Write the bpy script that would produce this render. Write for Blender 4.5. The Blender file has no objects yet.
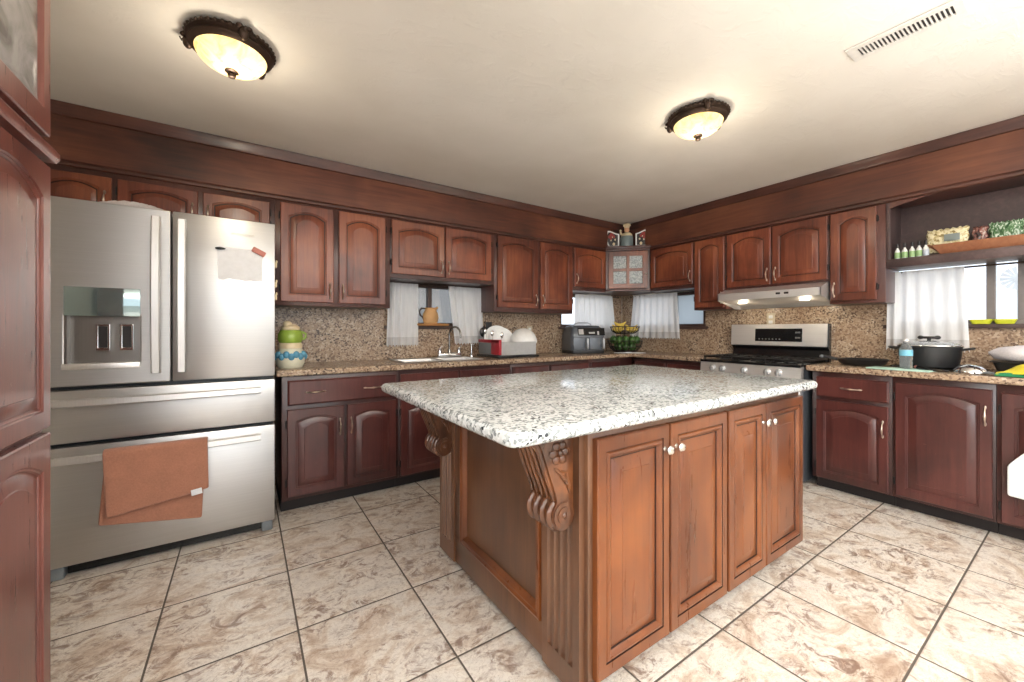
import bpy, bmesh, math, random
from math import pi, sin, cos, radians as R
from mathutils import Matrix, Vector
SC = bpy.context.scene
COL = SC.collection
rnd = random.Random(7)

# ------------------------------------------------------------------ camera
cd = bpy.data.cameras.new('camera'); cam = bpy.data.objects.new('camera', cd); COL.objects.link(cam)
cd.sensor_width = 36.0; cd.lens = 397.6 * 36 / 1024; cd.shift_y = -0.01045; cd.clip_start = 0.05
cam.location = (0, 0, 1.17); cam.rotation_euler = (pi / 2, 0, R(-33.886))
SC.camera = cam
# ------------------------------------------------------------------ sky, added fill lights, exposure
w = bpy.data.worlds.new('sky'); SC.world = w; w.use_nodes = True
bg = w.node_tree.nodes['Background']; bg.inputs[0].default_value = (0.90, 0.95, 1.0, 1); bg.inputs[1].default_value = 1.5
def area(name, loc, rot, sx, sy, power, col=(1, 1, 1)):
    l = bpy.data.lights.new(name, 'AREA'); l.shape = 'RECTANGLE'; l.size = sx; l.size_y = sy; l.energy = power; l.color = col
    o = bpy.data.objects.new(name, l); COL.objects.link(o); o.location = loc; o.rotation_euler = rot
    return o
area('rear_opening_fill', (1.3, -2.68, 1.2), (R(90), 0, 0), 4.4, 2.2, 8, (0.95, 0.98, 1.0))  # added area light at the unseen rear opening, fills from behind the camera
area('side_opening_fill', (-0.93, -1.2, 1.45), (0, R(-90), 0), 1.7, 1.9, 40, (0.95, 0.98, 1.0))  # added area light at an unseen left opening, brightens the range wall
area('rear_overhead_fill', (1.4, -1.35, 2.38), (0, 0, 0), 4.2, 1.9, 24, (1.0, 0.97, 0.92))  # added fill panel under the unseen rear ceiling, no actual fixtures there
area('bounce_fill', (1.0, -1.55, 0.7), (pi, 0, 0), 2.6, 1.3, 150, (1.0, 0.98, 0.95)).data.spread = R(115)  # added unseen upward panel behind the camera, brightens by ceiling bounce
SC.view_settings.view_transform = 'Standard'
SC.view_settings.look = 'None'
SC.view_settings.gamma = 1.0
SC.view_settings.use_curve_mapping = False
SC.view_settings.exposure = 0.53
SC.cycles.use_denoising = True
SC.cycles.max_bounces = 8
SC.cycles.diffuse_bounces = 5
SC.cycles.sample_clamp_indirect = 6

# ------------------------------------------------------------------ material helpers
def srgb(r, g, b):
    f = lambda c: (c / 255 / 12.92) if c <= 10 else ((c / 255 + 0.055) / 1.055) ** 2.4
    return (f(r), f(g), f(b), 1)
class NT:
    def __init__(s, name):
        s.m = bpy.data.materials.new(name); s.m.use_nodes = True
        s.t = s.m.node_tree; s.p = s.t.nodes['Principled BSDF']; s.out = s.t.nodes['Material Output']
    def n(s, typ, **kw):
        x = s.t.nodes.new(typ)
        for k, v in kw.items(): setattr(x, k, v)
        return x
    def l(s, a, b): s.t.links.new(a, b)
    def coords(s, scale=(1, 1, 1), rand=True):
        tc = s.n('ShaderNodeTexCoord'); mp = s.n('ShaderNodeMapping'); mp.inputs['Scale'].default_value = scale
        s.l(tc.outputs['Object'], mp.inputs['Vector'])
        if rand:
            oi = s.n('ShaderNodeObjectInfo'); mul = s.n('ShaderNodeMath', operation='MULTIPLY'); mul.inputs[1].default_value = 37
            s.l(oi.outputs['Random'], mul.inputs[0]); s.l(mul.outputs[0], mp.inputs['Location'])
        return mp.outputs['Vector']
    def noise(s, vec, scale, detail=4, rough=0.55, dist=0):
        x = s.n('ShaderNodeTexNoise'); s.l(vec, x.inputs['Vector'])
        x.inputs['Scale'].default_value = scale; x.inputs['Detail'].default_value = detail
        x.inputs['Roughness'].default_value = rough; x.inputs['Distortion'].default_value = dist
        return x.outputs['Fac']
    def ramp(s, fac, stops, interp='LINEAR'):
        x = s.n('ShaderNodeValToRGB'); x.color_ramp.interpolation = interp
        e = x.color_ramp.elements
        while len(e) < len(stops): e.new(0.5)
        for q, (p, c) in zip(e, stops): q.position = p; q.color = c
        s.l(fac, x.inputs['Fac']); return x.outputs['Color']
    def mix(s, fac, a, b, mode='MIX'):
        x = s.n('ShaderNodeMix', data_type='RGBA', blend_type=mode)
        for sock, v in ((x.inputs[0], fac), (x.inputs[6], a), (x.inputs[7], b)):
            if isinstance(v, (int, float, tuple)): sock.default_value = v
            else: s.l(v, sock)
        return x.outputs[2]
    def math(s, op, a, b=0.0, c=None):
        x = s.n('ShaderNodeMath', operation=op)
        for i, v in enumerate((a, b) if c is None else (a, b, c)):
            if isinstance(v, (int, float)): x.inputs[i].default_value = v
            else: s.l(v, x.inputs[i])
        return x.outputs[0]
    def bump(s, h, strength=0.3, dist=0.01):
        x = s.n('ShaderNodeBump'); x.inputs['Strength'].default_value = strength; x.inputs['Distance'].default_value = dist
        s.l(h, x.inputs['Height']); s.l(x.outputs['Normal'], s.p.inputs['Normal'])
    def set(s, **kw):
        for k, v in kw.items():
            i = s.p.inputs[k.replace('_', ' ')]
            if isinstance(v, (int, float, tuple)): i.default_value = v
            else: s.l(v, i)
        return s

def plain(name, col, rough=0.5, metal=0.0, **kw):
    s = NT(name); v = s.coords((1, 1, 1)); f = s.noise(v, 35, 3)
    c = s.ramp(f, [(0.3, tuple(x * 0.9 for x in col[:3]) + (1,)), (0.7, col)])
    s.set(Base_Color=c, Roughness=rough, Metallic=metal, **kw); return s.m

def wood(name, dark, mid, light, axis='z', rough=0.34, coat=0.25, scuff=None, blotch=2.2, vary=0.3, grain=1.0, gw=0.36):
    s = NT(name)
    sc = {'z': (16, 16, 1.1), 'x': (1.1, 16, 16), 'y': (16, 1.1, 16)}[axis]
    v = s.coords(sc); v2 = s.coords((1, 1, 1))
    g = s.noise(v, 2.4 * grain, 6, 0.62, 0.7); b = s.noise(v2, blotch, 3, 0.5, 0.4)
    m = s.math('ADD', s.math('MULTIPLY', g, gw), s.math('MULTIPLY', b, 1 - gw))
    c = s.ramp(m, [(0.33, dark), (0.5, mid), (0.68, light)])
    oi = s.n('ShaderNodeObjectInfo')
    hv = s.n('ShaderNodeHueSaturation'); s.l(c, hv.inputs['Color'])
    s.l(s.math('MULTIPLY_ADD', oi.outputs['Random'], vary, 1 - vary * 0.5), hv.inputs['Value'])
    c = hv.outputs['Color']
    rg = s.math('MULTIPLY_ADD', g, 0.18, rough - 0.09)
    if scuff:
        f = s.noise(s.coords((1, 1, 1)), 26, 5, 0.7, 1.2)
        k = s.ramp(f, [(0.66, (0, 0, 0, 1)), (0.74, (1, 1, 1, 1))])
        c = s.mix(s.math('MULTIPLY', k, scuff[1]), c, scuff[0])
    s.set(Base_Color=c, Roughness=rg, Coat_Weight=coat, Coat_Roughness=0.18)
    s.bump(g, 0.05, 0.004)
    return s.m

def granite(name, stops, scale=150, rough=0.26, blot=None):
    s = NT(name); v = s.coords((1, 1, 1), rand=False)
    nz = s.n('ShaderNodeTexNoise'); s.l(v, nz.inputs['Vector']); nz.inputs['Scale'].default_value = scale * 0.8
    va = s.n('ShaderNodeVectorMath', operation='MULTIPLY_ADD'); s.l(nz.outputs['Color'], va.inputs[0]); va.inputs[1].default_value = (0.008,) * 3; s.l(v, va.inputs[2])
    vo = s.n('ShaderNodeTexVoronoi'); s.l(va.outputs[0], vo.inputs['Vector']); vo.inputs['Scale'].default_value = scale
    sp = s.n('ShaderNodeSeparateColor'); s.l(vo.outputs['Color'], sp.inputs[0])
    b = s.noise(v, scale * 0.09, 3, 0.6)
    f = s.math('ADD', s.math('MULTIPLY', sp.outputs[0], 0.72), s.math('MULTIPLY', b, 0.42))
    f = s.math('SUBTRACT', f, 0.07)
    c = s.ramp(f, stops, 'CONSTANT')
    if blot:
        f2 = s.noise(v, 5, 3, 0.6); c = s.mix(s.ramp(f2, [(0.4, (0, 0, 0, 1)), (0.65, (0.5, 0.5, 0.5, 1))]), c, blot)
    s.set(Base_Color=c, Roughness=rough, Specular_IOR_Level=0.4); return s.m

def steel(name, col=(0.62, 0.62, 0.62, 1), rough=0.40, axis='x'):
    s = NT(name); sc = {'x': (2, 260, 260), 'z': (260, 260, 2), 'y': (260, 2, 260)}[axis]
    v = s.coords(sc); f = s.noise(v, 1.0, 3, 0.6); lo = s.noise(s.coords((1, 1, 0.5)), 3.0, 2)
    c = s.ramp(f, [(0.25, tuple(x * 0.9 for x in col[:3]) + (1,)), (0.75, col)])
    s.set(Base_Color=c, Metallic=1.0, Roughness=s.math('ADD', s.math('MULTIPLY', f, 0.12), s.math('MULTIPLY_ADD', lo, 0.12, rough - 0.12)))
    s.bump(f, 0.02, 0.0005); return s.m

# ------------------------------------------------------------------ materials
M = {}
M['cherry'] = wood('cherry_door_wood', srgb(72, 34, 25), srgb(122, 63, 43), srgb(158, 92, 60))
M['cherry_frame'] = wood('cherry_face_frame', srgb(52, 29, 26), srgb(76, 43, 37), srgb(100, 60, 50), vary=0.2)
M['soffit'] = wood('soffit_board_wood', srgb(52, 28, 22), srgb(92, 50, 36), srgb(126, 76, 52), axis='x', gw=0.3, blotch=1.5, rough=0.4)
M['trim'] = wood('soffit_moulding_wood', srgb(50, 29, 24), srgb(78, 45, 36), srgb(102, 62, 50), axis='x', rough=0.36)
M['maroon'] = wood('maroon_base_wood', srgb(54, 27, 26), srgb(76, 38, 35), srgb(98, 52, 47), scuff=(srgb(150, 95, 85), 0.35), vary=0.2, rough=0.32, coat=0.3)
M['maroon_frame'] = wood('maroon_base_frame', srgb(40, 21, 20), srgb(58, 30, 28), srgb(76, 40, 36), vary=0.15)
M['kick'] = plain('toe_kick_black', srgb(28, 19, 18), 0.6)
M['honey'] = wood('honey_island_wood', srgb(76, 37, 16), srgb(108, 57, 24), srgb(134, 76, 34), vary=0.12, gw=0.25, rough=0.3, coat=0.2)
M['walnut'] = wood('island_panel_wood', srgb(68, 43, 28), srgb(98, 64, 42), srgb(122, 84, 58), vary=0.1, rough=0.34, coat=0.3)
M['corbel'] = wood('corbel_wood', srgb(44, 26, 16), srgb(84, 48, 26), srgb(128, 76, 40), vary=0.05, rough=0.3, coat=0.4, blotch=9)
M['pantry'] = wood('pantry_door_wood', srgb(84, 44, 40), srgb(118, 68, 60), srgb(144, 94, 86), vary=0.12, rough=0.3, coat=0.35, scuff=(srgb(205, 175, 165), 0.4), grain=1.6)
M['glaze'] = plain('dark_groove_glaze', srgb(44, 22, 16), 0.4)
M['niche'] = wood('niche_dark_wood', srgb(52, 38, 38), srgb(72, 54, 53), srgb(98, 78, 76), axis='y', rough=0.5, vary=0.1)
M['tan_granite'] = granite('tan_granite', [(0.0, srgb(78, 64, 56)), (0.2, srgb(122, 102, 86)), (0.36, srgb(158, 136, 114)), (0.55, srgb(178, 156, 132)), (0.75, srgb(196, 178, 156)), (0.9, srgb(150, 120, 98))], 95, blot=srgb(150, 120, 96))
M['white_granite'] = granite('white_granite', [(0.0, srgb(56, 60, 64)), (0.14, srgb(132, 138, 140)), (0.29, srgb(178, 184, 184)), (0.47, srgb(212, 217, 218)), (0.76, srgb(226, 229, 230)), (0.9, srgb(170, 168, 162))], 120, 0.13)
M['steel'] = steel('brushed_steel')
M['steel_v'] = steel('brushed_steel_handle', (0.92, 0.92, 0.92, 1), 0.42, 'z')
M['steel_range'] = steel('satin_range_steel', (0.88, 0.88, 0.88, 1), 0.5)
M['steel_dark'] = steel('dispenser_steel', (0.36, 0.345, 0.33, 1), 0.35, 'z')
M['chrome'] = plain('chrome', (0.85, 0.85, 0.85, 1), 0.12, 1.0)
M['pewter'] = plain('worn_pewter', (0.62, 0.52, 0.44, 1), 0.32, 1.0)
M['nickel'] = plain('nickel_knob', (0.8, 0.79, 0.76, 1), 0.16, 1.0)
M['black_iron'] = plain('black_iron', srgb(30, 28, 28), 0.45, 0.4)
M['black_gloss'] = plain('black_gloss', srgb(22, 23, 25), 0.15)
M['black_pan'] = plain('black_nonstick', srgb(34, 34, 36), 0.34)
M['bronze'] = plain('dark_bronze', srgb(70, 55, 46), 0.4, 0.7)
M['white_paint'] = plain('white_metal_paint', srgb(225, 222, 216), 0.4)
M['white_ceramic'] = plain('white_ceramic', srgb(246, 246, 244), 0.2)
M['white_plastic'] = plain('white_plastic', srgb(232, 232, 230), 0.35)
M['paper'] = plain('white_paper', srgb(238, 240, 244), 0.8)
M['charcoal'] = plain('charcoal_plastic', srgb(70, 74, 80), 0.35, 0.2)
M['fryer_grey'] = plain('grey_fryer_plastic', srgb(104, 110, 118), 0.3, 0.3)
M['grey_plastic'] = plain('grey_plastic', srgb(120, 126, 130), 0.4)
M['silver_plastic'] = plain('silver_plastic', srgb(190, 192, 194), 0.3, 0.6)
M['red_plastic'] = plain('red_plastic', srgb(176, 34, 52), 0.35)
M['mint'] = plain('mint_plastic', srgb(186, 222, 208), 0.4)
M['lime'] = plain('lime_plastic', srgb(200, 206, 50), 0.35)
M['yellow_cloth'] = plain('yellow_cloth', srgb(238, 222, 60), 0.8)
M['green_cloth'] = plain('green_cloth', srgb(30, 128, 84), 0.7)
M['banana'] = plain('banana_peel', srgb(238, 208, 92), 0.5)
M['lime_fruit'] = plain('green_fruit_peel', srgb(66, 104, 44), 0.4)
M['wicker'] = plain('dark_wire', srgb(42, 32, 28), 0.5)
M['cream'] = plain('cream_ceramic', srgb(226, 208, 172), 0.35)
M['jar_green'] = plain('green_glaze', srgb(150, 178, 72), 0.25)
M['jar_blue'] = plain('blue_glaze', srgb(96, 160, 190), 0.25)
M['jar_white'] = plain('white_glaze', srgb(220, 218, 196), 0.25)
M['skin'] = plain('painted_skin', srgb(226, 176, 140), 0.4)
M['chef_body'] = plain('grey_blue_glaze', srgb(120, 134, 136), 0.3)
M['art_red'] = plain('red_paint', srgb(150, 36, 30), 0.4)
M['art_black'] = plain('black_paint', srgb(34, 26, 26), 0.4)
M['tray_wood'] = wood('shelf_tray_wood', srgb(98, 56, 36), srgb(138, 84, 54), srgb(164, 108, 72), axis='y', vary=0.05)
M['clay'] = plain('clay_pitcher', srgb(206, 160, 108), 0.6)
M['board_wood'] = plain('pale_board', srgb(176, 122, 66), 0.5)
M['dark_frame'] = wood('dark_window_wood', srgb(52, 36, 32), srgb(74, 52, 46), srgb(94, 70, 62), axis='x', vary=0.1, rough=0.5)
M['alu'] = plain('grey_window_frame', srgb(124, 118, 116), 0.45, 0.3)
M['wall'] = plain('wall_paint', srgb(232, 228, 220), 0.85)
M['bottle_green'] = plain('green_label', srgb(150, 186, 128), 0.4)
M['bottle_white'] = plain('pale_blue_label', srgb(196, 204, 214), 0.4)
M['label_blue'] = plain('blue_label', srgb(120, 188, 214), 0.4)
M['black_cap'] = plain('black_cap', srgb(36, 32, 34), 0.4)
M['pasta'] = None

def towel(name, col):
    s = NT(name); f = s.noise(s.coords((1, 1, 1)), 130, 3, 0.7); g = s.noise(s.coords((1, 1, 1)), 14, 3)
    c = s.ramp(s.math('ADD', s.math('MULTIPLY', f, 0.6), s.math('MULTIPLY', g, 0.4)), [(0.3, tuple(x * 0.72 for x in col[:3]) + (1,)), (0.7, col)])
    s.set(Base_Color=c, Roughness=0.95, Sheen_Weight=0.3); s.bump(f, 0.6, 0.004); return s.m
M['brown_towel'] = towel('brown_terry', srgb(182, 126, 102))
M['white_towel'] = towel('white_terry', srgb(238, 242, 244))
M['white_bag'] = towel('white_bag_film', srgb(226, 220, 224))

s = NT('crackle_pack'); v = s.coords((1, 1, 1)); vo = s.n('ShaderNodeTexVoronoi'); s.l(v, vo.inputs['Vector']); vo.inputs['Scale'].default_value = 90
sp = s.n('ShaderNodeSeparateColor'); s.l(vo.outputs['Color'], sp.inputs[0])
s.set(Base_Color=s.ramp(sp.outputs[0], [(0, srgb(126, 108, 66)), (0.3, srgb(206, 190, 140)), (0.6, srgb(234, 224, 188))]), Roughness=0.25); M['pasta'] = s.m
s = NT('herb_pack'); v = s.coords((1, 3, 1)); f = s.noise(v, 26, 4, 0.6, 1.5)
s.set(Base_Color=s.ramp(f, [(0.35, srgb(34, 62, 40)), (0.5, srgb(84, 124, 80)), (0.62, srgb(206, 220, 206))]), Roughness=0.2); M['herb'] = s.m
s = NT('dark_red_pack'); v = s.coords((1, 1, 1)); f = s.noise(v, 34, 4, 0.6, 1)
s.set(Base_Color=s.ramp(f, [(0.4, srgb(58, 50, 50)), (0.55, srgb(150, 96, 86)), (0.66, srgb(196, 186, 176))]), Roughness=0.25); M['spice'] = s.m

# floor tile: square stone tiles with dark grout
s = NT('stone_tile'); tc = s.n('ShaderNodeTexCoord'); sx = s.n('ShaderNodeSeparateXYZ'); s.l(tc.outputs['Object'], sx.inputs[0])
P = 0.4595
def cell(o, off):
    u = s.math('DIVIDE', s.math('SUBTRACT', o, off), P)
    fl = s.math('FLOOR', u); fr = s.math('SUBTRACT', u, fl)
    return fl, s.math('MINIMUM', fr, s.math('SUBTRACT', 1.0, fr))
fx, dx = cell(sx.outputs[0], 0.632 - P * 20); fy, dy = cell(sx.outputs[1], 1.7515 - P * 20)
cx = s.n('ShaderNodeCombineXYZ'); s.l(fx, cx.inputs[0]); s.l(fy, cx.inputs[1])
wn = s.n('ShaderNodeTexWhiteNoise', noise_dimensions='3D'); s.l(cx.outputs[0], wn.inputs['Vector'])
off = s.n('ShaderNodeVectorMath', operation='MULTIPLY_ADD'); s.l(wn.outputs['Color'], off.inputs[0]); off.inputs[1].default_value = (0.8, 0.8, 9); s.l(tc.outputs['Object'], off.inputs[2])
mp = s.n('ShaderNodeMapping'); s.l(off.outputs[0], mp.inputs['Vector']); mp.inputs['Rotation'].default_value = (0, 0, R(35)); mp.inputs['Scale'].default_value = (1.0, 1.3, 1)
V = mp.outputs['Vector']
n1 = s.noise(V, 5.0, 9, 0.7, 1.3); n2 = s.noise(V, 11, 9, 0.76, 1.5); n3 = s.noise(V, 3.6, 5, 0.6, 1.0); n5 = s.noise(V, 60, 4, 0.7, 0.5)
base = s.ramp(n1, [(0.3, srgb(166, 142, 124)), (0.41, srgb(200, 184, 168)), (0.51, srgb(226, 219, 209)), (0.72, srgb(212, 207, 202))])
vein = s.ramp(n2, [(0.41, (1, 1, 1, 1)), (0.50, (0, 0, 0, 1))])
patch = s.ramp(n3, [(0.40, (0.12, 0.12, 0.12, 1)), (0.55, (1, 1, 1, 1))])
c = s.mix(s.math('MULTIPLY', s.math('MULTIPLY', vein, patch), 0.85), base, srgb(124, 96, 82))
n4 = s.noise(V, 20, 7, 0.72, 1.4); thin = s.math('ABSOLUTE', s.math('SUBTRACT', n4, 0.5))
c = s.mix(s.math('MULTIPLY', s.ramp(thin, [(0.0, (1, 1, 1, 1)), (0.025, (0, 0, 0, 1))]), 0.4), c, srgb(140, 114, 98))
c = s.mix(s.math('MULTIPLY', s.ramp(n5, [(0.58, (0, 0, 0, 1)), (0.66, (1, 1, 1, 1))]), 0.35), c, srgb(120, 98, 84))
gr = s.math('LESS_THAN', s.math('MINIMUM', dx, dy), 0.0078)
c = s.mix(gr, c, srgb(92, 84, 76))
s.set(Base_Color=c, Roughness=s.math('MULTIPLY_ADD', gr, 0.5, s.math('MULTIPLY_ADD', n2, 0.14, 0.24)))
edge = s.ramp(s.math('MINIMUM', dx, dy), [(0.006, (0, 0, 0, 1)), (0.016, (1, 1, 1, 1))])
s.bump(s.math('MULTIPLY_ADD', n2, 0.12, edge), 0.35, 0.004); M['tile'] = s.m

# ceiling: hand-trowelled plaster
s = NT('trowelled_plaster'); v = s.coords((1, 1, 1), False); a = s.noise(s.coords((1, 2.2, 1), False), 5, 6, 0.6, 1.6); b = s.noise(v, 1.3, 3)
c = s.ramp(b, [(0.3, srgb(220, 215, 206)), (0.7, srgb(234, 230, 223))])
k = s.ramp(a, [(0.5, (0, 0, 0, 1)), (0.62, (1, 1, 1, 1))])
s.set(Base_Color=c, Roughness=0.8); s.bump(k, 0.2, 0.004); M['ceiling'] = s.m

# glass, screens, curtains, lamp bowl
def pane(name, tint, mixv, rough=0.05, diffuse=None):
    s = NT(name); tr = s.n('ShaderNodeBsdfTransparent'); tr.inputs[0].default_value = tint
    if diffuse:
        gl = s.n('ShaderNodeBsdfTranslucent'); gl.inputs[0].default_value = diffuse
    else:
        gl = s.n('ShaderNodeBsdfGlossy'); gl.inputs['Roughness'].default_value = rough
    mx = s.n('ShaderNodeMixShader'); f = s.noise(s.coords((1, 1, 1)), 6, 3)
    s.l(s.math('MULTIPLY_ADD', f, 0.05, mixv), mx.inputs[0]); s.l(tr.outputs[0], mx.inputs[1]); s.l(gl.outputs[0], mx.inputs[2])
    s.l(mx.outputs[0], s.out.inputs['Surface']); return s.m
M['pane_clear'] = pane('clear_glass', (0.95, 0.97, 1, 1), 0.05)
M['pane_screen'] = pane('screened_glass', (0.42, 0.42, 0.42, 1), 0.10, 0.1)
M['pane_frost'] = pane('frosted_glass', (0.40, 0.44, 0.48, 1), 0.6, 0.3, (0.62, 0.65, 0.68, 1))
s = NT('reeded_cabinet_glass'); f = s.noise(s.coords((1, 1, 1)), 60, 4, 0.6, 1)
s.set(Base_Color=s.ramp(f, [(0.35, srgb(92, 98, 100)), (0.65, srgb(176, 182, 182))]), Roughness=0.12, Specular_IOR_Level=0.8); s.bump(f, 0.6, 0.006); M['pattern_glass'] = s.m
s = NT('cloudy_pantry_glass'); f = s.noise(s.coords((1, 3, 1)), 6, 5, 0.6, 1.2)
s.set(Base_Color=s.ramp(f, [(0.35, srgb(96, 92, 92)), (0.65, srgb(176, 174, 174))]), Roughness=0.18); s.bump(f, 0.2, 0.006); M['cloud_glass'] = s.m
def sheer(name, alpha, col):
    s = NT(name); tr = s.n('ShaderNodeBsdfTransparent'); tl = s.n('ShaderNodeBsdfTranslucent'); df = s.n('ShaderNodeBsdfDiffuse')
    tl.inputs[0].default_value = col; df.inputs[0].default_value = col
    m1 = s.n('ShaderNodeMixShader'); m1.inputs[0].default_value = 0.72; s.l(tl.outputs[0], m1.inputs[1]); s.l(df.outputs[0], m1.inputs[2])
    m2 = s.n('ShaderNodeMixShader'); f = s.noise(s.coords((40, 40, 3)), 2, 3)
    s.l(s.math('MULTIPLY_ADD', f, 0.25, alpha - 0.12), m2.inputs[0]); s.l(tr.outputs[0], m2.inputs[1]); s.l(m1.outputs[0], m2.inputs[2])
    s.l(m2.outputs[0], s.out.inputs['Surface']); return s.m
M['sheer'] = sheer('sheer_white_cloth', 0.93, (0.93, 0.94, 0.96, 1))
M['lace'] = sheer('white_lace', 0.72, (0.93, 0.94, 0.96, 1))
s = NT('alabaster_glass'); v = s.coords((1, 1, 0.4)); f = s.noise(v, 16, 4, 0.6, 1.5)
c = s.ramp(f, [(0.35, srgb(236, 206, 134)), (0.65, srgb(252, 236, 190))])
tl = s.n('ShaderNodeBsdfTranslucent'); s.l(c, tl.inputs[0]); s.set(Base_Color=c, Roughness=0.2)
em = s.n('ShaderNodeEmission'); s.l(c, em.inputs[0]); em.inputs[1].default_value = 0.2
mx = s.n('ShaderNodeMixShader'); mx.inputs[0].default_value = 0.35; s.l(tl.outputs[0], mx.inputs[1]); s.l(s.p.outputs[0], mx.inputs[2])
ad = s.n('ShaderNodeAddShader'); s.l(mx.outputs[0], ad.inputs[0]); s.l(em.outputs[0], ad.inputs[1]); s.l(ad.outputs[0], s.out.inputs['Surface']); M['bowl'] = s.m
s = NT('lit_lens'); s.set(Base_Color=(1, 0.95, 0.85, 1), Emission_Color=(1, 0.88, 0.68, 1), Emission_Strength=4.5); M['lens'] = s.m
s = NT('clear_plastic'); s.set(Base_Color=(0.93, 0.96, 0.98, 1), Roughness=0.08, Transmission_Weight=0.9, IOR=1.2); M['clear'] = s.m
s = NT('lid_glass'); s.set(Base_Color=(0.9, 0.93, 0.95, 1), Roughness=0.05, Transmission_Weight=0.85, IOR=1.3); M['lid_glass'] = s.m
s = NT('dispenser_panel'); s.set(Base_Color=srgb(150, 168, 170), Roughness=0.06, Metallic=0.75, Coat_Weight=0.6); M['disp_panel'] = s.m
s = NT('glare_paled_metal'); s.set(Base_Color=srgb(224, 228, 232), Roughness=0.6); M['glare_pale'] = s.m  # windmill metal whitened: window overexposure is put into its colour
s = NT('dry_ground'); f = s.noise(s.coords((1, 1, 1)), 3, 5); s.set(Base_Color=s.ramp(f, [(0.3, srgb(150, 142, 126)), (0.7, srgb(190, 184, 170))]), Roughness=0.9); M['ground'] = s.m

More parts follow.
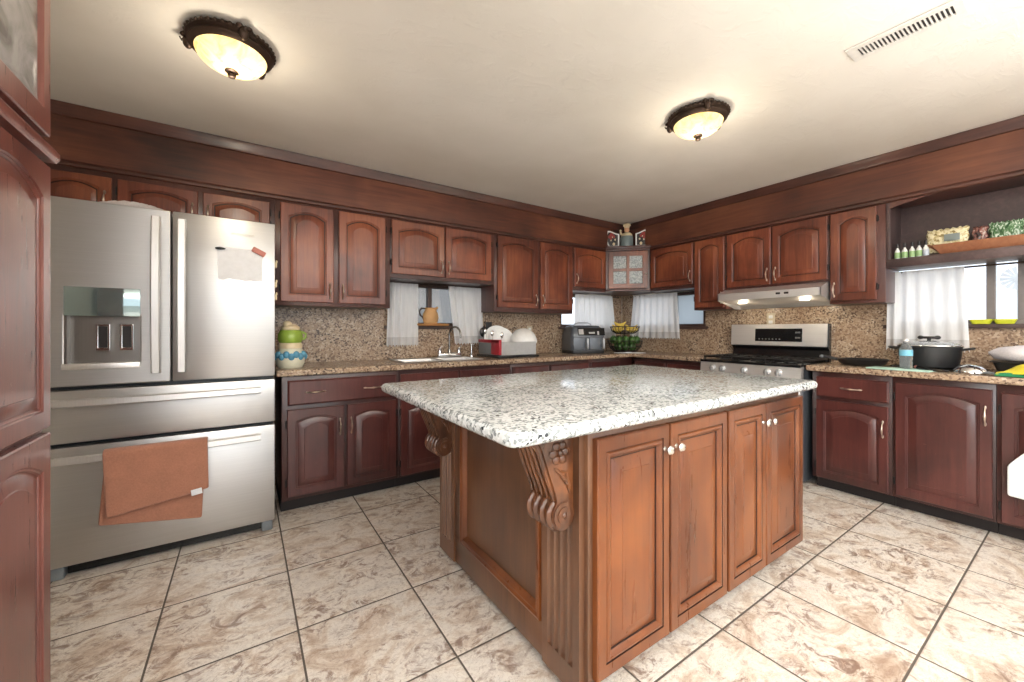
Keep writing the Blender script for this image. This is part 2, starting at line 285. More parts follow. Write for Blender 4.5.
# ------------------------------------------------------------------ mesh helpers
class MB:
    def __init__(s): s.b = bmesh.new(); s.mi = 0
    def _add(s, geom_faces):
        for f in geom_faces: f.material_index = s.mi
    def face(s, pts):
        f = s.b.faces.new([s.b.verts.new(p) for p in pts]); s._add([f]); return f
    def box(s, x0, x1, y0, y1, z0, z1, bev=0.0, seg=2):
        r = bmesh.ops.create_cube(s.b, size=1.0)
        vs = r['verts']
        for v in vs:
            v.co = Vector(((x0 + x1) / 2 + v.co.x * (x1 - x0), (y0 + y1) / 2 + v.co.y * (y1 - y0), (z0 + z1) / 2 + v.co.z * (z1 - z0)))
        fs = list({f for v in vs for f in v.link_faces}); s._add(fs)
        if bev:
            es = list({e for v in vs for e in v.link_edges})
            r = bmesh.ops.bevel(s.b, geom=es, offset=bev, segments=seg, profile=0.5, affect='EDGES'); s._add(r['faces'])
        return s
    def loops(s, ls, cap0=True, cap1=True, closed=True):
        vv = [[s.b.verts.new(p) for p in l] for l in ls]; n = len(vv[0]); fs = []
        for a, b in zip(vv, vv[1:]):
            for i in range(n if closed else n - 1):
                j = (i + 1) % n; fs.append(s.b.faces.new((a[i], a[j], b[j], b[i])))
        if cap0: fs.append(s.b.faces.new(vv[0][::-1]))
        if cap1: fs.append(s.b.faces.new(vv[-1]))
        s._add(fs); return s
    def prism(s, poly, a0, a1, axis='y'):
        def P3(p, a): return {'x': (a, p[0], p[1]), 'y': (p[0], a, p[1]), 'z': (p[0], p[1], a)}[axis]
        return s.loops([[P3(p, a0) for p in poly], [P3(p, a1) for p in poly]])
    def lathe(s, prof, c=(0, 0, 0), seg=28, sx=1, sy=1):
        ls = [[(c[0] + r * sx * cos(2 * pi * i / seg), c[1] + r * sy * sin(2 * pi * i / seg), c[2] + z) for i in range(seg)] for r, z in prof]
        return s.loops(ls, True, True)
    def tube(s, pts, r, seg=8, caps=True):
        pts = [Vector(p) for p in pts]; rr = r if isinstance(r, (list, tuple)) else [r] * len(pts); ls = []; up = Vector((0.13, 0.21, 0.97))
        prev = None
        for i, p in enumerate(pts):
            d = (pts[min(i + 1, len(pts) - 1)] - pts[max(i - 1, 0)]).normalized()
            if prev is None:
                n = d.cross(up)
                if n.length < 0.05: n = d.cross(Vector((1, 0, 0)))
            else: n = prev - d * prev.dot(d)
            n.normalize(); prev = n; m = d.cross(n)
            ls.append([p + (n * cos(2 * pi * k / seg) + m * sin(2 * pi * k / seg)) * rr[i] for k in range(seg)])
        return s.loops(ls, caps, caps)
    def ball(s, c, r, u=16, v=10):
        r = (r, r, r) if isinstance(r, (int, float)) else r
        q = bmesh.ops.create_uvsphere(s.b, u_segments=u, v_segments=v, radius=1.0)
        for x in q['verts']: x.co = Vector((c[0] + x.co.x * r[0], c[1] + x.co.y * r[1], c[2] + x.co.z * r[2]))
        s._add({f for x in q['verts'] for f in x.link_faces}); return s
    def cyl(s, c, r, h, axis='z', seg=20, r2=None):
        r2 = r if r2 is None else r2
        def P3(rad, k, a):
            p, q = rad * cos(2 * pi * k / seg), rad * sin(2 * pi * k / seg)
            return {'z': (c[0] + p, c[1] + q, c[2] + a), 'y': (c[0] + p, c[1] + a, c[2] + q), 'x': (c[0] + a, c[1] + p, c[2] + q)}[axis]
        return s.loops([[P3(r, k, 0) for k in range(seg)], [P3(r2, k, h) for k in range(seg)]])
    def cells(s, us, vs, keep, a0, a1, axis):
        """slab of grid cells with holes; axis = thickness direction"""
        def P3(u, v, a): return {'x': (a, u, v), 'y': (u, a, v), 'z': (u, v, a)}[axis]
        V = {}
        def vt(i, j, k):
            if (i, j, k) not in V: V[(i, j, k)] = s.b.verts.new(P3(us[i], vs[j], (a0, a1)[k]))
            return V[(i, j, k)]
        fs = []; K = lambda i, j: 0 <= i < len(us) - 1 and 0 <= j < len(vs) - 1 and keep(i, j)
        for i in range(len(us) - 1):
            for j in range(len(vs) - 1):
                if not K(i, j): continue
                for k in (0, 1): fs.append(s.b.faces.new([vt(i, j, k), vt(i + 1, j, k), vt(i + 1, j + 1, k), vt(i, j + 1, k)]))
                for (di, dj, a, b) in ((-1, 0, (i, j), (i, j + 1)), (1, 0, (i + 1, j), (i + 1, j + 1)), (0, -1, (i, j), (i + 1, j)), (0, 1, (i, j + 1), (i + 1, j + 1))):
                    if not K(i + di, j + dj): fs.append(s.b.faces.new([vt(*a, 0), vt(*b, 0), vt(*b, 1), vt(*a, 1)]))
        s._add(fs); return s
    def xf(s, m): bmesh.ops.transform(s.b, matrix=m, verts=s.b.verts); return s
    def build(s, name, mat, parent=None, smooth=0.6, loc=None, bevel=0, sub=0):
        bmesh.ops.recalc_face_normals(s.b, faces=s.b.faces)
        me = bpy.data.meshes.new(name); s.b.to_mesh(me); s.b.free()
        for m in (mat if isinstance(mat, (list, tuple)) else [mat]): me.materials.append(M[m] if isinstance(m, str) else m)
        if smooth and len(me.polygons):
            for p in me.polygons: p.use_smooth = True
            me.set_sharp_from_angle(angle=smooth)
        o = bpy.data.objects.new(name, me); COL.objects.link(o)
        if loc: o.location = loc
        if parent: o.parent = parent
        if bevel:
            b = o.modifiers.new('edge', 'BEVEL'); b.width = bevel; b.segments = 3; b.limit_method = 'ANGLE'; b.angle_limit = R(40)
        if sub:
            q = o.modifiers.new('soft', 'SUBSURF'); q.levels = sub; q.render_levels = sub
        return o
def tag(o, label, cat, group=None, kind=None):
    o['label'] = label; o['category'] = cat
    if group: o['group'] = group
    if kind: o['kind'] = kind
    return o
def thing(name, label, cat, loc=(0, 0, 0), rz=0.0, group=None):
    o = bpy.data.objects.new(name, None); o.empty_display_size = 0.1; COL.objects.link(o); o.location = loc; o.rotation_euler = (0, 0, rz)
    return tag(o, label, cat, group)
def struct(o): o['kind'] = 'structure'; return o
def dup(root, loc, rz=None, label=None):
    c = root.copy(); COL.objects.link(c); c.location = loc
    if rz is not None: c.rotation_euler = (0, 0, rz)
    if label: c['label'] = label
    for ch in list(root.children):
        d = ch.copy(); COL.objects.link(d); d.parent = c
        for g in list(ch.children):
            e = g.copy(); COL.objects.link(e); e.parent = d
    return c

# ------------------------------------------------------------------ room shell
XW, YW, H = 4.06, 3.49, 2.41          # right wall, sink wall, ceiling
XL, YB = -0.95, -2.60                 # left wall, wall behind the camera
T = 0.14
struct(MB().box(XL - T, XW + T, YB - T, YW + T, -0.08, 0).build('floor', 'tile'))
struct(MB().box(XL - T, XW + T, YB - T, YW + T, H, H + 0.08).build('ceiling', 'ceiling'))
WA = [(1.03, 1.96), (3.00, 3.86)]     # windows over the sink and in the corner (x)
WB = [(-0.05, 0.905), (2.35, 3.31)]   # windows on the range wall (y)
Z0, Z1 = 1.205, 1.598
def holes(wins):
    us = sorted({u for a in wins for u in a}); return us
us = [XL - T] + holes(WA) + [XW + T]
struct(MB().cells(us, [0, Z0, Z1, H], lambda i, j: not (j == 1 and i in (1, 3)), YW, YW + T, 'y').build('wall_back', 'wall'))
us = [YB - T] + holes(WB) + [YW]
struct(MB().cells(us, [0, Z0, Z1, 1.66, H], lambda i, j: not (j == 1 and i in (1, 3) or j == 2 and i == 1), XW, XW + T, 'x').build('wall_right', 'wall'))
us = [YB, -2.05, -0.35, YW]
struct(MB().cells(us, [0, 0.5, 2.2, H], lambda i, j: not (j == 1 and i == 1), XL - T, XL, 'x').build('wall_left', 'wall'))
us = [XL - T, -0.8, 3.5, XW + T]
struct(MB().cells(us, [0, 2.25, H], lambda i, j: not (j == 0 and i == 1), YB - T, YB, 'y').build('wall_front', 'wall'))
# soffit boards with crown and lower moulding
def soffit(name, L, face, mats=('soffit', 'trim')):
    b = MB(); b.mi = 0; b.box(0, L, 0, 0.3, 2.095, H - 0.003)
    b.mi = 1
    b.prism([(0, H - 0.003), (0, H - 0.072), (-0.010, H - 0.068), (-0.012, H - 0.05), (-0.022, H - 0.03), (-0.026, H - 0.003)], 0, L, 'x')
    b.prism([(0.3, 2.066), (-0.006, 2.066), (-0.014, 2.072), (-0.014, 2.088), (-0.006, 2.096), (0.0, 2.104), (0.3, 2.104)], 0, L, 'x')
    return struct(b.build(name, mats, smooth=0.4))
o = soffit('trim_1', XW - XL - 0.002, 0); o.location = (XL + 0.001, 3.165, 0)
o = soffit('trim_2', 3.165 - YB - 0.03, 0); o.location = (3.74, 3.163, 0); o.rotation_euler = (0, 0, -pi / 2)
# granite backsplash slabs
def splash(name, axis, a0, a1, us, skip, z1):
    return struct(MB().cells(us, [0.0, Z0 - 0.02, z1], lambda i, j: not (j == 1 and i in skip), a0, a1, axis).build(name, 'tan_granite'))
splash('trim_3', 'y', YW - 0.016, YW - 0.001, [0.0, 1.03, 1.96, 3.0, 3.86, XW - 0.02], (1, 3), 1.66).scale = (1, 1, 1)
splash('trim_4', 'x', XW - 0.016, XW - 0.001, [-0.3, -0.05, 0.905, 2.35, 3.31, YW - 0.02], (1, 3), 1.66)
# windows
def window(name, w_, h_, panes, mull, frame_mat, sill=True, depth=0.07):
    """local: x along the wall, y outwards, z up from sill"""
    root = bpy.data.objects.new(name, None); COL.objects.link(root); struct(root)
    f = MB(); t = 0.035
    f.box(0, w_, 0.0, depth, 0, t); f.box(0, w_, 0.0, depth, h_ - t, h_); f.box(0, t, 0.0, depth, t, h_ - t); f.box(w_ - t, w_, 0.0, depth, t, h_ - t)
    for m in mull: f.box(m - 0.02, m + 0.02, 0.01, depth - 0.01, t, h_ - t)
    struct(f.build('window_frame', frame_mat, root, bevel=0.003))
    if sill: struct(MB().box(-0.03, w_ + 0.03, -0.045, 0.0, -0.022, 0.006, 0.004).build('window_sill', 'dark_frame', root))
    xs = [t] + sum([[m - 0.02, m + 0.02] for m in mull], []) + [w_ - t]
    for i, mt in enumerate(panes): struct(MB().box(xs[2 * i], xs[2 * i + 1], depth / 2, depth / 2 + 0.004, t, h_ - t).build('pane', mt, root))
    return root
o = window('window_1', 0.93, Z1 - Z0, ['pane_screen', 'pane_screen'], [0.40], 'dark_frame'); o.location = (1.03, YW, Z0)
o = window('window_2', 0.86, Z1 - Z0, ['pane_clear'], [], 'dark_frame'); o.location = (3.0, YW, Z0)
o = window('window_3', 0.96, Z1 - Z0, ['pane_clear', 'pane_frost'], [0.58], 'dark_frame'); o.location = (XW, 3.31, Z0); o.rotation_euler = (0, 0, -pi / 2)
o = window('window_4', 0.955, 1.66 - Z0, ['pane_clear', 'pane_clear', 'pane_clear'], [0.49, 0.62], 'alu'); o.location = (XW, 0.905, Z0); o.rotation_euler = (0, 0, -pi / 2)
# ground outside
struct(MB().box(-30, 40, -30, 40, -0.30, -0.25).build('ground_outside', 'ground'))

# ------------------------------------------------------------------ cabinet joinery
def door_mesh(w_, h_, rise=0.035, stile=0.055, rail=0.055, t=0.020, K=15, deep=0.007, panel=0.032, top_rail=None, open_=False):
    tr = (rail if top_rail is None else top_rail)
    b = MB()
    def loop(x0, x1, z0, zt, ris, y):
        pts = [(x0, y, z0), (x1, y, z0)]
        for k in range(K):
            u = 1 - k / (K - 1); x = x0 + (x1 - x0) * u
            pts.append((x, y, zt - ris * (2 * u - 1) ** 2))
        return pts
    def inner(d, y): return loop(stile + d, w_ - stile - d, rail + d, h_ - tr - d, rise, y)
    L = [loop(0, w_, 0, h_, 0, t), loop(0, w_, 0, h_, 0, 0.004), loop(0.004, w_ - 0.004, 0.004, h_ - 0.004, 0, 0.0), inner(-0.008, 0.0), inner(0, 0.005), inner(0.004, deep + 0.003)]
    if open_: L += [inner(0.004, t)]; b.loops(L, False, False); b.loops([L[0], L[-1]], False, False)
    else:
        if deep >= 0.01:
            L[3] = inner(-0.026, 0.0); b.loops(L[:4], True, False)
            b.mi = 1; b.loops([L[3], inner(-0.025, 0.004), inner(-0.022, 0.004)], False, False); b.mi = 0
            b.loops([inner(-0.022, 0.004), inner(-0.018, -0.001), inner(-0.012, -0.002), inner(-0.006, 0.001), inner(-0.002, 0.004), inner(0.002, deep)], False, False)
        else:
            b.loops(L[:4], True, False); b.loops([L[3], inner(-0.005, 0.004), inner(-0.001, 0.004), inner(0.002, deep)], False, False)
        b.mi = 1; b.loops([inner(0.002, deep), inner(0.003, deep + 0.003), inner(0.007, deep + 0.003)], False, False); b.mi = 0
        b.loops([inner(0.007, deep + 0.003), inner(0.010, deep + 0.001), inner(0.010 + panel, 0.003), inner(0.012 + panel, 0.001)], False, True)
    return b
def pull(parent, x, z, L=0.095, vertical=True, mat='pewter', y=-0.0):
    b = MB(); pts = []
    for k in range(9):
        u = k / 8; pts.append((0, y - 0.004 - 0.022 * max(0, sin(pi * u)) ** 0.7, (u - 0.5) * L))
    b.tube(pts, [0.0045, 0.0035, 0.0038, 0.005, 0.0065, 0.005, 0.0038, 0.0035, 0.0045], 8)
    for e in (-1, 1): b.ball((0, y - 0.003, e * L * 0.5), (0.006, 0.005, 0.012), 10, 8)
    if not vertical: b.xf(Matrix.Rotation(pi / 2, 4, 'Y'))
    b.xf(Matrix.Translation((x, 0, z)))
    return b.build('handle', mat, parent)
def hinges(parent, x, zs):
    for z in zs:
        b = MB(); b.cyl((x, 0.004, z - 0.024), 0.0045, 0.048, 'z', 10); b.box(x - 0.006, x + 0.006, 0.006, 0.020, z - 0.018, z + 0.018)
        b.build('hinge', 'black_iron', parent)
def add_door(root, x0, x1, z0, z1, mat='cherry', rise=0.035, hside=None, hz=None, hmat='pewter', y=-0.0205, **kw):
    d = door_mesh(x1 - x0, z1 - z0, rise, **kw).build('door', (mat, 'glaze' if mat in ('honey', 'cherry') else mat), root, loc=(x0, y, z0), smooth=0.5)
    w_, h_ = x1 - x0, z1 - z0
    if hside:
        pull(d, (w_ - 0.026) if hside == 'r' else 0.026, hz - z0, mat=hmat)
        hinges(d, -0.004 if hside == 'r' else w_ + 0.004, (0.09, h_ - 0.09) if h_ > 0.3 else (0.07, h_ - 0.07))
    return d
def add_drawer(root, x0, x1, z0, z1, mat='maroon', pulls=(), y=-0.0205):
    w_, h_ = x1 - x0, z1 - z0
    L = lambda i, yy: [(i, yy, i), (w_ - i, yy, i), (w_ - i, yy, h_ - i), (i, yy, h_ - i)]
    d = MB().loops([L(0, 0.020), L(0, 0.008), L(0.006, 0.003), L(0.010, 0.0)]).build('drawer_front', mat, root, loc=(x0, y, z0), smooth=0.3)
    for p in pulls: pull(d, p - x0, h_ / 2, 0.10, False)
    return d
def cabinet(name, label, cat, loc, rz, w_, h_, depth, mat, kick=0.0, group=None, top_face=None):
    root = thing(name, label, cat, loc, rz, group)
    b = MB()
    if kick:
        b.mi = 0; b.box(0, w_, 0, depth, kick, h_, 0.001)
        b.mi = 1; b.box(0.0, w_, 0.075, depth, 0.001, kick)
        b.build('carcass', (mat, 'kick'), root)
    else:
        b.box(0, w_, 0, depth, 0, h_, 0.001).build('carcass', mat, root)
    return root

# ---- wall A uppers (face y = 3.16)
FA = 3.16
GU = 'wall cabinets'
def upA(label, x0, x1, z0, doors, z1=2.066, **kw):
    root = cabinet('wall_cabinet', label, 'cabinet', (x0 + 0.001, FA, z0), 0, x1 - x0 - 0.002, z1 - z0, YW - 0.017 - FA, 'cherry_frame')
    for (a, b_, za, zb, hs, rise) in doors:
        add_door(root, a - x0, b_ - x0, za - z0, zb - z0, 'cherry', rise, hs, za - z0 + 0.085, **kw)
    return root
upA('low three-door wood wall cabinet directly above the steel refrigerator', -0.945, 0.17, 1.80, [(-0.93, -0.631, 1.815, 2.035, 'r', 0.03), (-0.606, -0.244, 1.815, 2.035, 'r', 0.03), (-0.22, 0.139, 1.815, 2.035, 'l', 0.03)], rail=0.042, panel=0.018)
upA('tall two-door wood wall cabinet just right of the refrigerator', 0.17, 0.956, 1.345, [(0.2, 0.538, 1.37, 2.05, 'r', 0.04), (0.574, 0.915, 1.37, 2.05, 'l', 0.04)])
upA('short two-door wood wall cabinet above the sink window', 0.956, 1.923, 1.592, [(0.966, 1.414, 1.622, 2.05, 'r', 0.035), (1.428, 1.881, 1.622, 2.05, 'l', 0.035)])
upA('tall two-door wood wall cabinet above the dish rack', 1.923, 2.90, 1.345, [(1.95, 2.422, 1.385, 2.055, 'r', 0.035), (2.458, 2.885, 1.385, 2.055, 'l', 0.035)])
upA('short one-door wood wall cabinet above the air fryer', 2.90, 3.405, 1.60, [(2.915, 3.385, 1.638, 2.055, 'l', 0.035)])
# ---- wall B uppers (face x = 3.75)
FB = 3.75
def upB(label, y0, y1, z0, doors, z1=2.066):
    root = cabinet('wall_cabinet', label, 'cabinet', (FB, y0 - 0.001, z0), -pi / 2, y0 - y1 - 0.002, z1 - z0, XW - 0.017 - FB, 'cherry_frame')
    for (a, b_, za, zb, hs, rise) in doors:
        add_door(root, y0 - a, y0 - b_, za - z0, zb - z0, 'cherry', rise, hs, za - z0 + 0.085)
    return root
upB('short one-door wood wall cabinet right of the glass corner cabinet', 2.825, 2.298, 1.60, [(2.803, 2.308, 1.635, 2.055, 'r', 0.035)])
upB('narrow tall wood wall cabinet left of the range hood', 2.298, 1.977, 1.37, [(2.285, 1.99, 1.392, 2.055, 'r', 0.035)])
upB('two-door wood wall cabinet above the range hood', 1.977, 1.182, 1.545, [(1.964, 1.593, 1.565, 2.055, 'r', 0.04), (1.58, 1.192, 1.565, 2.055, 'l', 0.04)])
upB('narrow tall wood wall cabinet right of the range hood, beside the open shelf', 1.182, 0.857, 1.37, [(1.174, 0.905, 1.392, 2.058, 'l', 0.035)])
# ---- glass corner cabinet
root = thing('corner_cabinet', 'small diagonal corner wall cabinet with four-pane glass door', 'cabinet', (3.575, 2.985, 1.61))
P5 = [(3.41 - 3.575, 3.158 - 2.985), (3.752 - 3.575, 2.828 - 2.985), (4.04 - 3.575, 2.828 - 2.985), (4.04 - 3.575, 3.47 - 2.985), (3.41 - 3.575, 3.47 - 2.985)]
MB().prism(P5, 0, 0.455, 'z').build('carcass', 'cherry_frame', root)
LD = 0.4745                                                       # length of the diagonal front
dm = Matrix.Translation((-0.165 - 0.004, 0.173 - 0.004, 0)) @ Matrix.Rotation(-math.atan2(0.330, 0.342), 4, 'Z')
b = MB().box(-0.01, LD + 0.01, -0.022, 0.01, 0.0, 0.022, 0.004); b.xf(dm).build('bottom_rail', 'cherry_frame', root)
b = MB(); b.box(-0.004, LD + 0.004, -0.026, 0.02, 0.455, 0.478, 0.004); b.box(-0.010, LD + 0.010, -0.032, 0.02, 0.478, 0.508, 0.005)
b.xf(dm).build('cornice', 'cherry_frame', root)
top = [(3.41 - 3.575, 3.15 - 2.985), (3.715 - 3.575, 2.83 - 2.985), (3.715 - 3.575, 3.15 - 2.985)]
MB().prism(top, 0.456, 0.506, 'z').build('top_board', 'cherry_frame', root)
w_, h_ = LD - 0.05, 0.42
b = MB(); b.cells([0, 0.055, w_ / 2 - 0.016, w_ / 2 + 0.016, w_ - 0.055, w_], [0, 0.055, h_ / 2 - 0.016, h_ / 2 + 0.016, h_ - 0.055, h_], lambda i, j: not (i in (1, 3) and j in (1, 3)), -0.022, -0.002, 'y')
b.xf(dm @ Matrix.Translation((0.025, 0, 0.029)))
d = b.build('door', 'cherry', root, bevel=0.004)
for i in (0, 1):
    for j in (0, 1):
        x0 = 0.055 if i == 0 else w_ / 2 + 0.016; z0 = 0.055 if j == 0 else h_ / 2 + 0.016
        q = MB().box(x0 - 0.004, x0 + w_ / 2 - 0.067, -0.012, -0.008, z0 - 0.004, z0 + h_ / 2 - 0.067); q.xf(dm @ Matrix.Translation((0.025, 0, 0.029))); q.build('glass_pane', 'pattern_glass', d)
q = MB(); q.ball((w_ - 0.02, -0.034, 0.16), 0.009, 10, 8); q.cyl((w_ - 0.02, -0.03, 0.16), 0.004, 0.01, 'y', 8); q.xf(dm @ Matrix.Translation((0.025, 0, 0.029))); q.build('knob', 'pewter', d)

# ---- open shelf niche over the right window
root = thing('open_shelf_cabinet', 'dark open wood shelf with arched header above right window', 'shelf', (FB, 0.856, 1.607), -pi / 2)
NW = 0.90
b = MB(); b.box(0.0, NW, 0.0, 0.275, 0, 0.06, 0.004); b.build('shelf_board', 'niche', root)
b = MB(); b.box(0.022, NW - 0.022, 0.258, 0.275, 0.061, 0.458); b.build('back_panel', 'niche', root)
for xa in (0.0, NW - 0.022): MB().box(xa, xa + 0.022, 0.0, 0.275, 0.061, 0.458, 0.002).build('side_panel', 'niche', root)
b = MB()
xs = [0.022 + (NW - 0.044) * k / 20 for k in range(21)]
for a, c in zip(xs, xs[1:]):
    za = 0.415 + 0.055 * max(0, sin(pi * (a - 0.022) / (NW - 0.044))) ** 0.8; zc = 0.415 + 0.055 * max(0, sin(pi * (c - 0.022) / (NW - 0.044))) ** 0.8
    za, zc = min(za, 0.4575), min(zc, 0.4575)
    b.loops([[(a, -0.003, za), (a, -0.003, 0.4585), (a, 0.017, 0.4585), (a, 0.017, za)], [(c, -0.003, zc), (c, -0.003, 0.4585), (c, 0.017, 0.4585), (c, 0.017, zc)]])
b.build('arched_header', 'cherry_frame', root)

# ---- base cabinets, sink wall (face y = 2.88)
YA = 2.88
def baseA(label, x0, x1, drawers, doors, sink=False):
    root = cabinet('base_cabinet', label, 'cabinet', (x0 + 0.001, YA, 0), 0, x1 - x0 - 0.002, 0.878, 0.56, 'maroon_frame', 0.09)
    if sink:
        old = root.children[0]; bpy.data.objects.remove(old); w_ = x1 - x0 - 0.002
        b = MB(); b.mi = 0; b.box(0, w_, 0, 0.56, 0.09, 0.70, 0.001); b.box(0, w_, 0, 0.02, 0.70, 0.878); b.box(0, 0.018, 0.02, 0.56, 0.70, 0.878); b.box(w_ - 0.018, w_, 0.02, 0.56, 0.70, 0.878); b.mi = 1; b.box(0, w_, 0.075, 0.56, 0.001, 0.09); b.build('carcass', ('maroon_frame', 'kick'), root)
    for (a, b_, z0, z1, pl) in drawers: add_drawer(root, a - x0, b_ - x0, z0, z1, 'maroon', [p - x0 for p in pl])
    for (a, b_, z0, z1, hs) in doors: add_door(root, a - x0, b_ - x0, z0, z1, 'maroon', 0.03, hs, z1 - 0.14)
    return root
baseA('dark maroon base cabinet with two-pull drawer beside the refrigerator', 0.19, 0.93, [(0.222, 0.912, 0.692, 0.850, (0.382, 0.742))], [(0.219, 0.555, 0.115, 0.666, 'r'), (0.574, 0.91, 0.115, 0.666, 'l')])
baseA('dark maroon base cabinet under the sink, half behind the island', 0.93, 1.92, [(0.945, 1.412, 0.692, 0.848, ()), (1.43, 1.905, 0.692, 0.848, ())], [(0.945, 1.412, 0.105, 0.666, 'r'), (1.43, 1.905, 0.105, 0.666, 'l')], True)
baseA('dark maroon base cabinet under the dish rack, behind the island', 1.92, 2.86, [(1.935, 2.335, 0.692, 0.848, ()), (2.36, 2.845, 0.692, 0.848, ())], [(1.935, 2.335, 0.105, 0.666, 'r'), (2.36, 2.845, 0.105, 0.666, 'l')])
baseA('dark maroon corner base cabinet under the air fryer', 2.86, 3.515, [(2.875, 3.30, 0.692, 0.848, ())], [(2.875, 3.30, 0.105, 0.666, 'r')])
# ---- base cabinets, range wall (face x = 3.52)
XB = 3.52
def baseB(label, y0, y1, drawers, doors, rise=0.03):
    root = cabinet('base_cabinet', label, 'cabinet', (XB, y0 - 0.001, 0), -pi / 2, y0 - y1 - 0.002, 0.868, 0.515, 'maroon_frame', 0.085)
    for (a, b_, z0, z1, pl) in drawers: add_drawer(root, y0 - a, y0 - b_, z0, z1, 'maroon', [y0 - p for p in pl])
    for (a, b_, z0, z1, hs) in doors: add_door(root, y0 - a, y0 - b_, z0, z1, 'maroon', rise, hs, z1 - 0.15)
    return root
baseB('dark maroon base cabinet between the corner and the range', 2.855, 2.055, [(2.83, 2.46, 0.692, 0.838, ()), (2.44, 2.075, 0.692, 0.838, ())], [(2.83, 2.46, 0.105, 0.666, 'r'), (2.44, 2.075, 0.105, 0.666, 'l')])
baseB('scuffed maroon base cabinet with one drawer, just right of the range', 1.215, 0.772, [(1.188, 0.787, 0.688, 0.832, (0.983,))], [(1.188, 0.79, 0.095, 0.664, 'r')])
baseB('maroon base cabinet with one full-height door below the large black pot', 0.772, 0.338, [], [(0.757, 0.352, 0.105, 0.832, 'r')], 0.035)
baseB('maroon base cabinet with a white towel on its handle, far right', 0.338, -0.10, [], [(0.322, -0.085, 0.10, 0.82, 'r')], 0.035)

# ---- worktops
xs = [0.16, 1.02, 1.70, 3.475, XW - 0.017]; ys = [2.052, 2.845, 3.00, 3.36, YW - 0.017]
o = MB().cells(xs, ys, lambda i, j: (j > 0 or i == 3) and not (i == 1 and j == 2), 0.88, 0.92, 'z').build('worktop', 'tan_granite', bevel=0.010)
tag(o, 'speckled tan granite worktop running round the sink corner', 'countertop')
o = MB().box(3.475, XW - 0.017, -0.12, 1.243, 0.87, 0.91, 0.010, 3).build('worktop', 'tan_granite'); tag(o, 'speckled tan granite worktop right of the range', 'countertop')

# ---- pantry at far left
root = cabinet('pantry_cabinet', 'tall glossy brown wood pantry cabinet at the left edge', 'cabinet', (-0.499, 0.765, 0), pi / 2, 0.99, 2.40, 0.36, 'pantry', 0.09)
# rot +90: local x -> +Y, local y (back) -> -X
for k, x0 in enumerate((0.01, 0.505)):
    x1 = x0 + 0.475
    add_door(root, x0, x1, 0.10, 0.868, 'pantry', 0.05, None if k else 'r', 0.74, rail=0.06, stile=0.06)
    add_door(root, x0, x1, 0.884, 1.655, 'pantry', 0.05, None if k else 'r', 1.0, rail=0.06, stile=0.06)
    d = add_door(root, x0, x1, 1.742, 2.385, 'pantry', 0.0, None, rail=0.075, stile=0.055, open_=True)
    MB().box(0.054, 0.475 - 0.054, 0.010, 0.014, 0.074, 0.643 - 0.054).build('glass_pane', 'cloud_glass', d)
b = MB(); b.prism([(0.0, 1.672), (-0.026, 1.672), (-0.034, 1.684), (-0.034, 1.70), (-0.022, 1.716), (-0.014, 1.726), (0.0, 1.728)], -0.004, 1.0, 'x'); b.build('ledge_moulding', 'pantry', root)

# ------------------------------------------------------------------ island
root = thing('island_cabinet', 'honey wood kitchen island with carved corbels and raised-panel doors', 'island', (0.875, 0.885, 0))
IL, IW = 1.51, 1.065
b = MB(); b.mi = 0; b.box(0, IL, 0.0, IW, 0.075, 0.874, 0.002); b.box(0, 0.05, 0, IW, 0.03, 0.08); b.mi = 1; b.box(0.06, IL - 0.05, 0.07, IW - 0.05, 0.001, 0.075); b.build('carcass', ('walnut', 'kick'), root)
for i, (a, c_, hs) in enumerate([(0.895, 1.255, 'r'), (1.265, 1.643, 'l'), (1.66, 1.978, 'r'), (1.986, 2.378, 'l')]):
    a -= 0.875; c_ -= 0.875
    d = add_door(root, a, c_, 0.088, 0.835, 'honey', 0.0, None, y=-0.024, stile=0.062, rail=0.068, panel=0.040, deep=0.010, t=0.023)
    w_ = c_ - a; x = w_ - 0.028 if hs == 'r' else 0.028
    q = MB().lathe([(0.004, 0.0), (0.009, 0.001), (0.006, 0.006), (0.006, 0.012), (0.014, 0.018), (0.016, 0.023), (0.012, 0.029), (0.003, 0.031)], seg=18)
    q.xf(Matrix.Translation((x, -0.0, 0.665)) @ Matrix.Rotation(pi / 2, 4, 'X')); q.build('knob', 'nickel', d)
b = MB()                                                           # end panel frame (faces -x)
for (y0, y1, z0, z1) in ((0.20, 0.90, 0.03, 0.165), (0.20, 0.90, 0.80, 0.873)): b.box(-0.014, -0.0005, y0, y1, z0, z1, 0.003)
for (y0, y1) in ((0.20, 0.225), (0.825, 0.90)): b.box(-0.014, -0.0005, y0, y1, 0.165, 0.80, 0.003)
b.build('end_frame', 'walnut', root)
b = MB()                                                           # applied moulding around the recessed panel
def ring(off, x): return [(x, 0.225 + off, 0.165 + off), (x, 0.825 - off, 0.165 + off), (x, 0.825 - off, 0.80 - off), (x, 0.225 + off, 0.80 - off)]
b.loops([ring(-0.012, -0.014), ring(-0.010, -0.023), ring(0.0, -0.026), ring(0.008, -0.020), ring(0.014, -0.020), ring(0.024, -0.008), ring(0.030, -0.001)], False, False)
b.build('panel_moulding', 'honey', root, smooth=0.4)
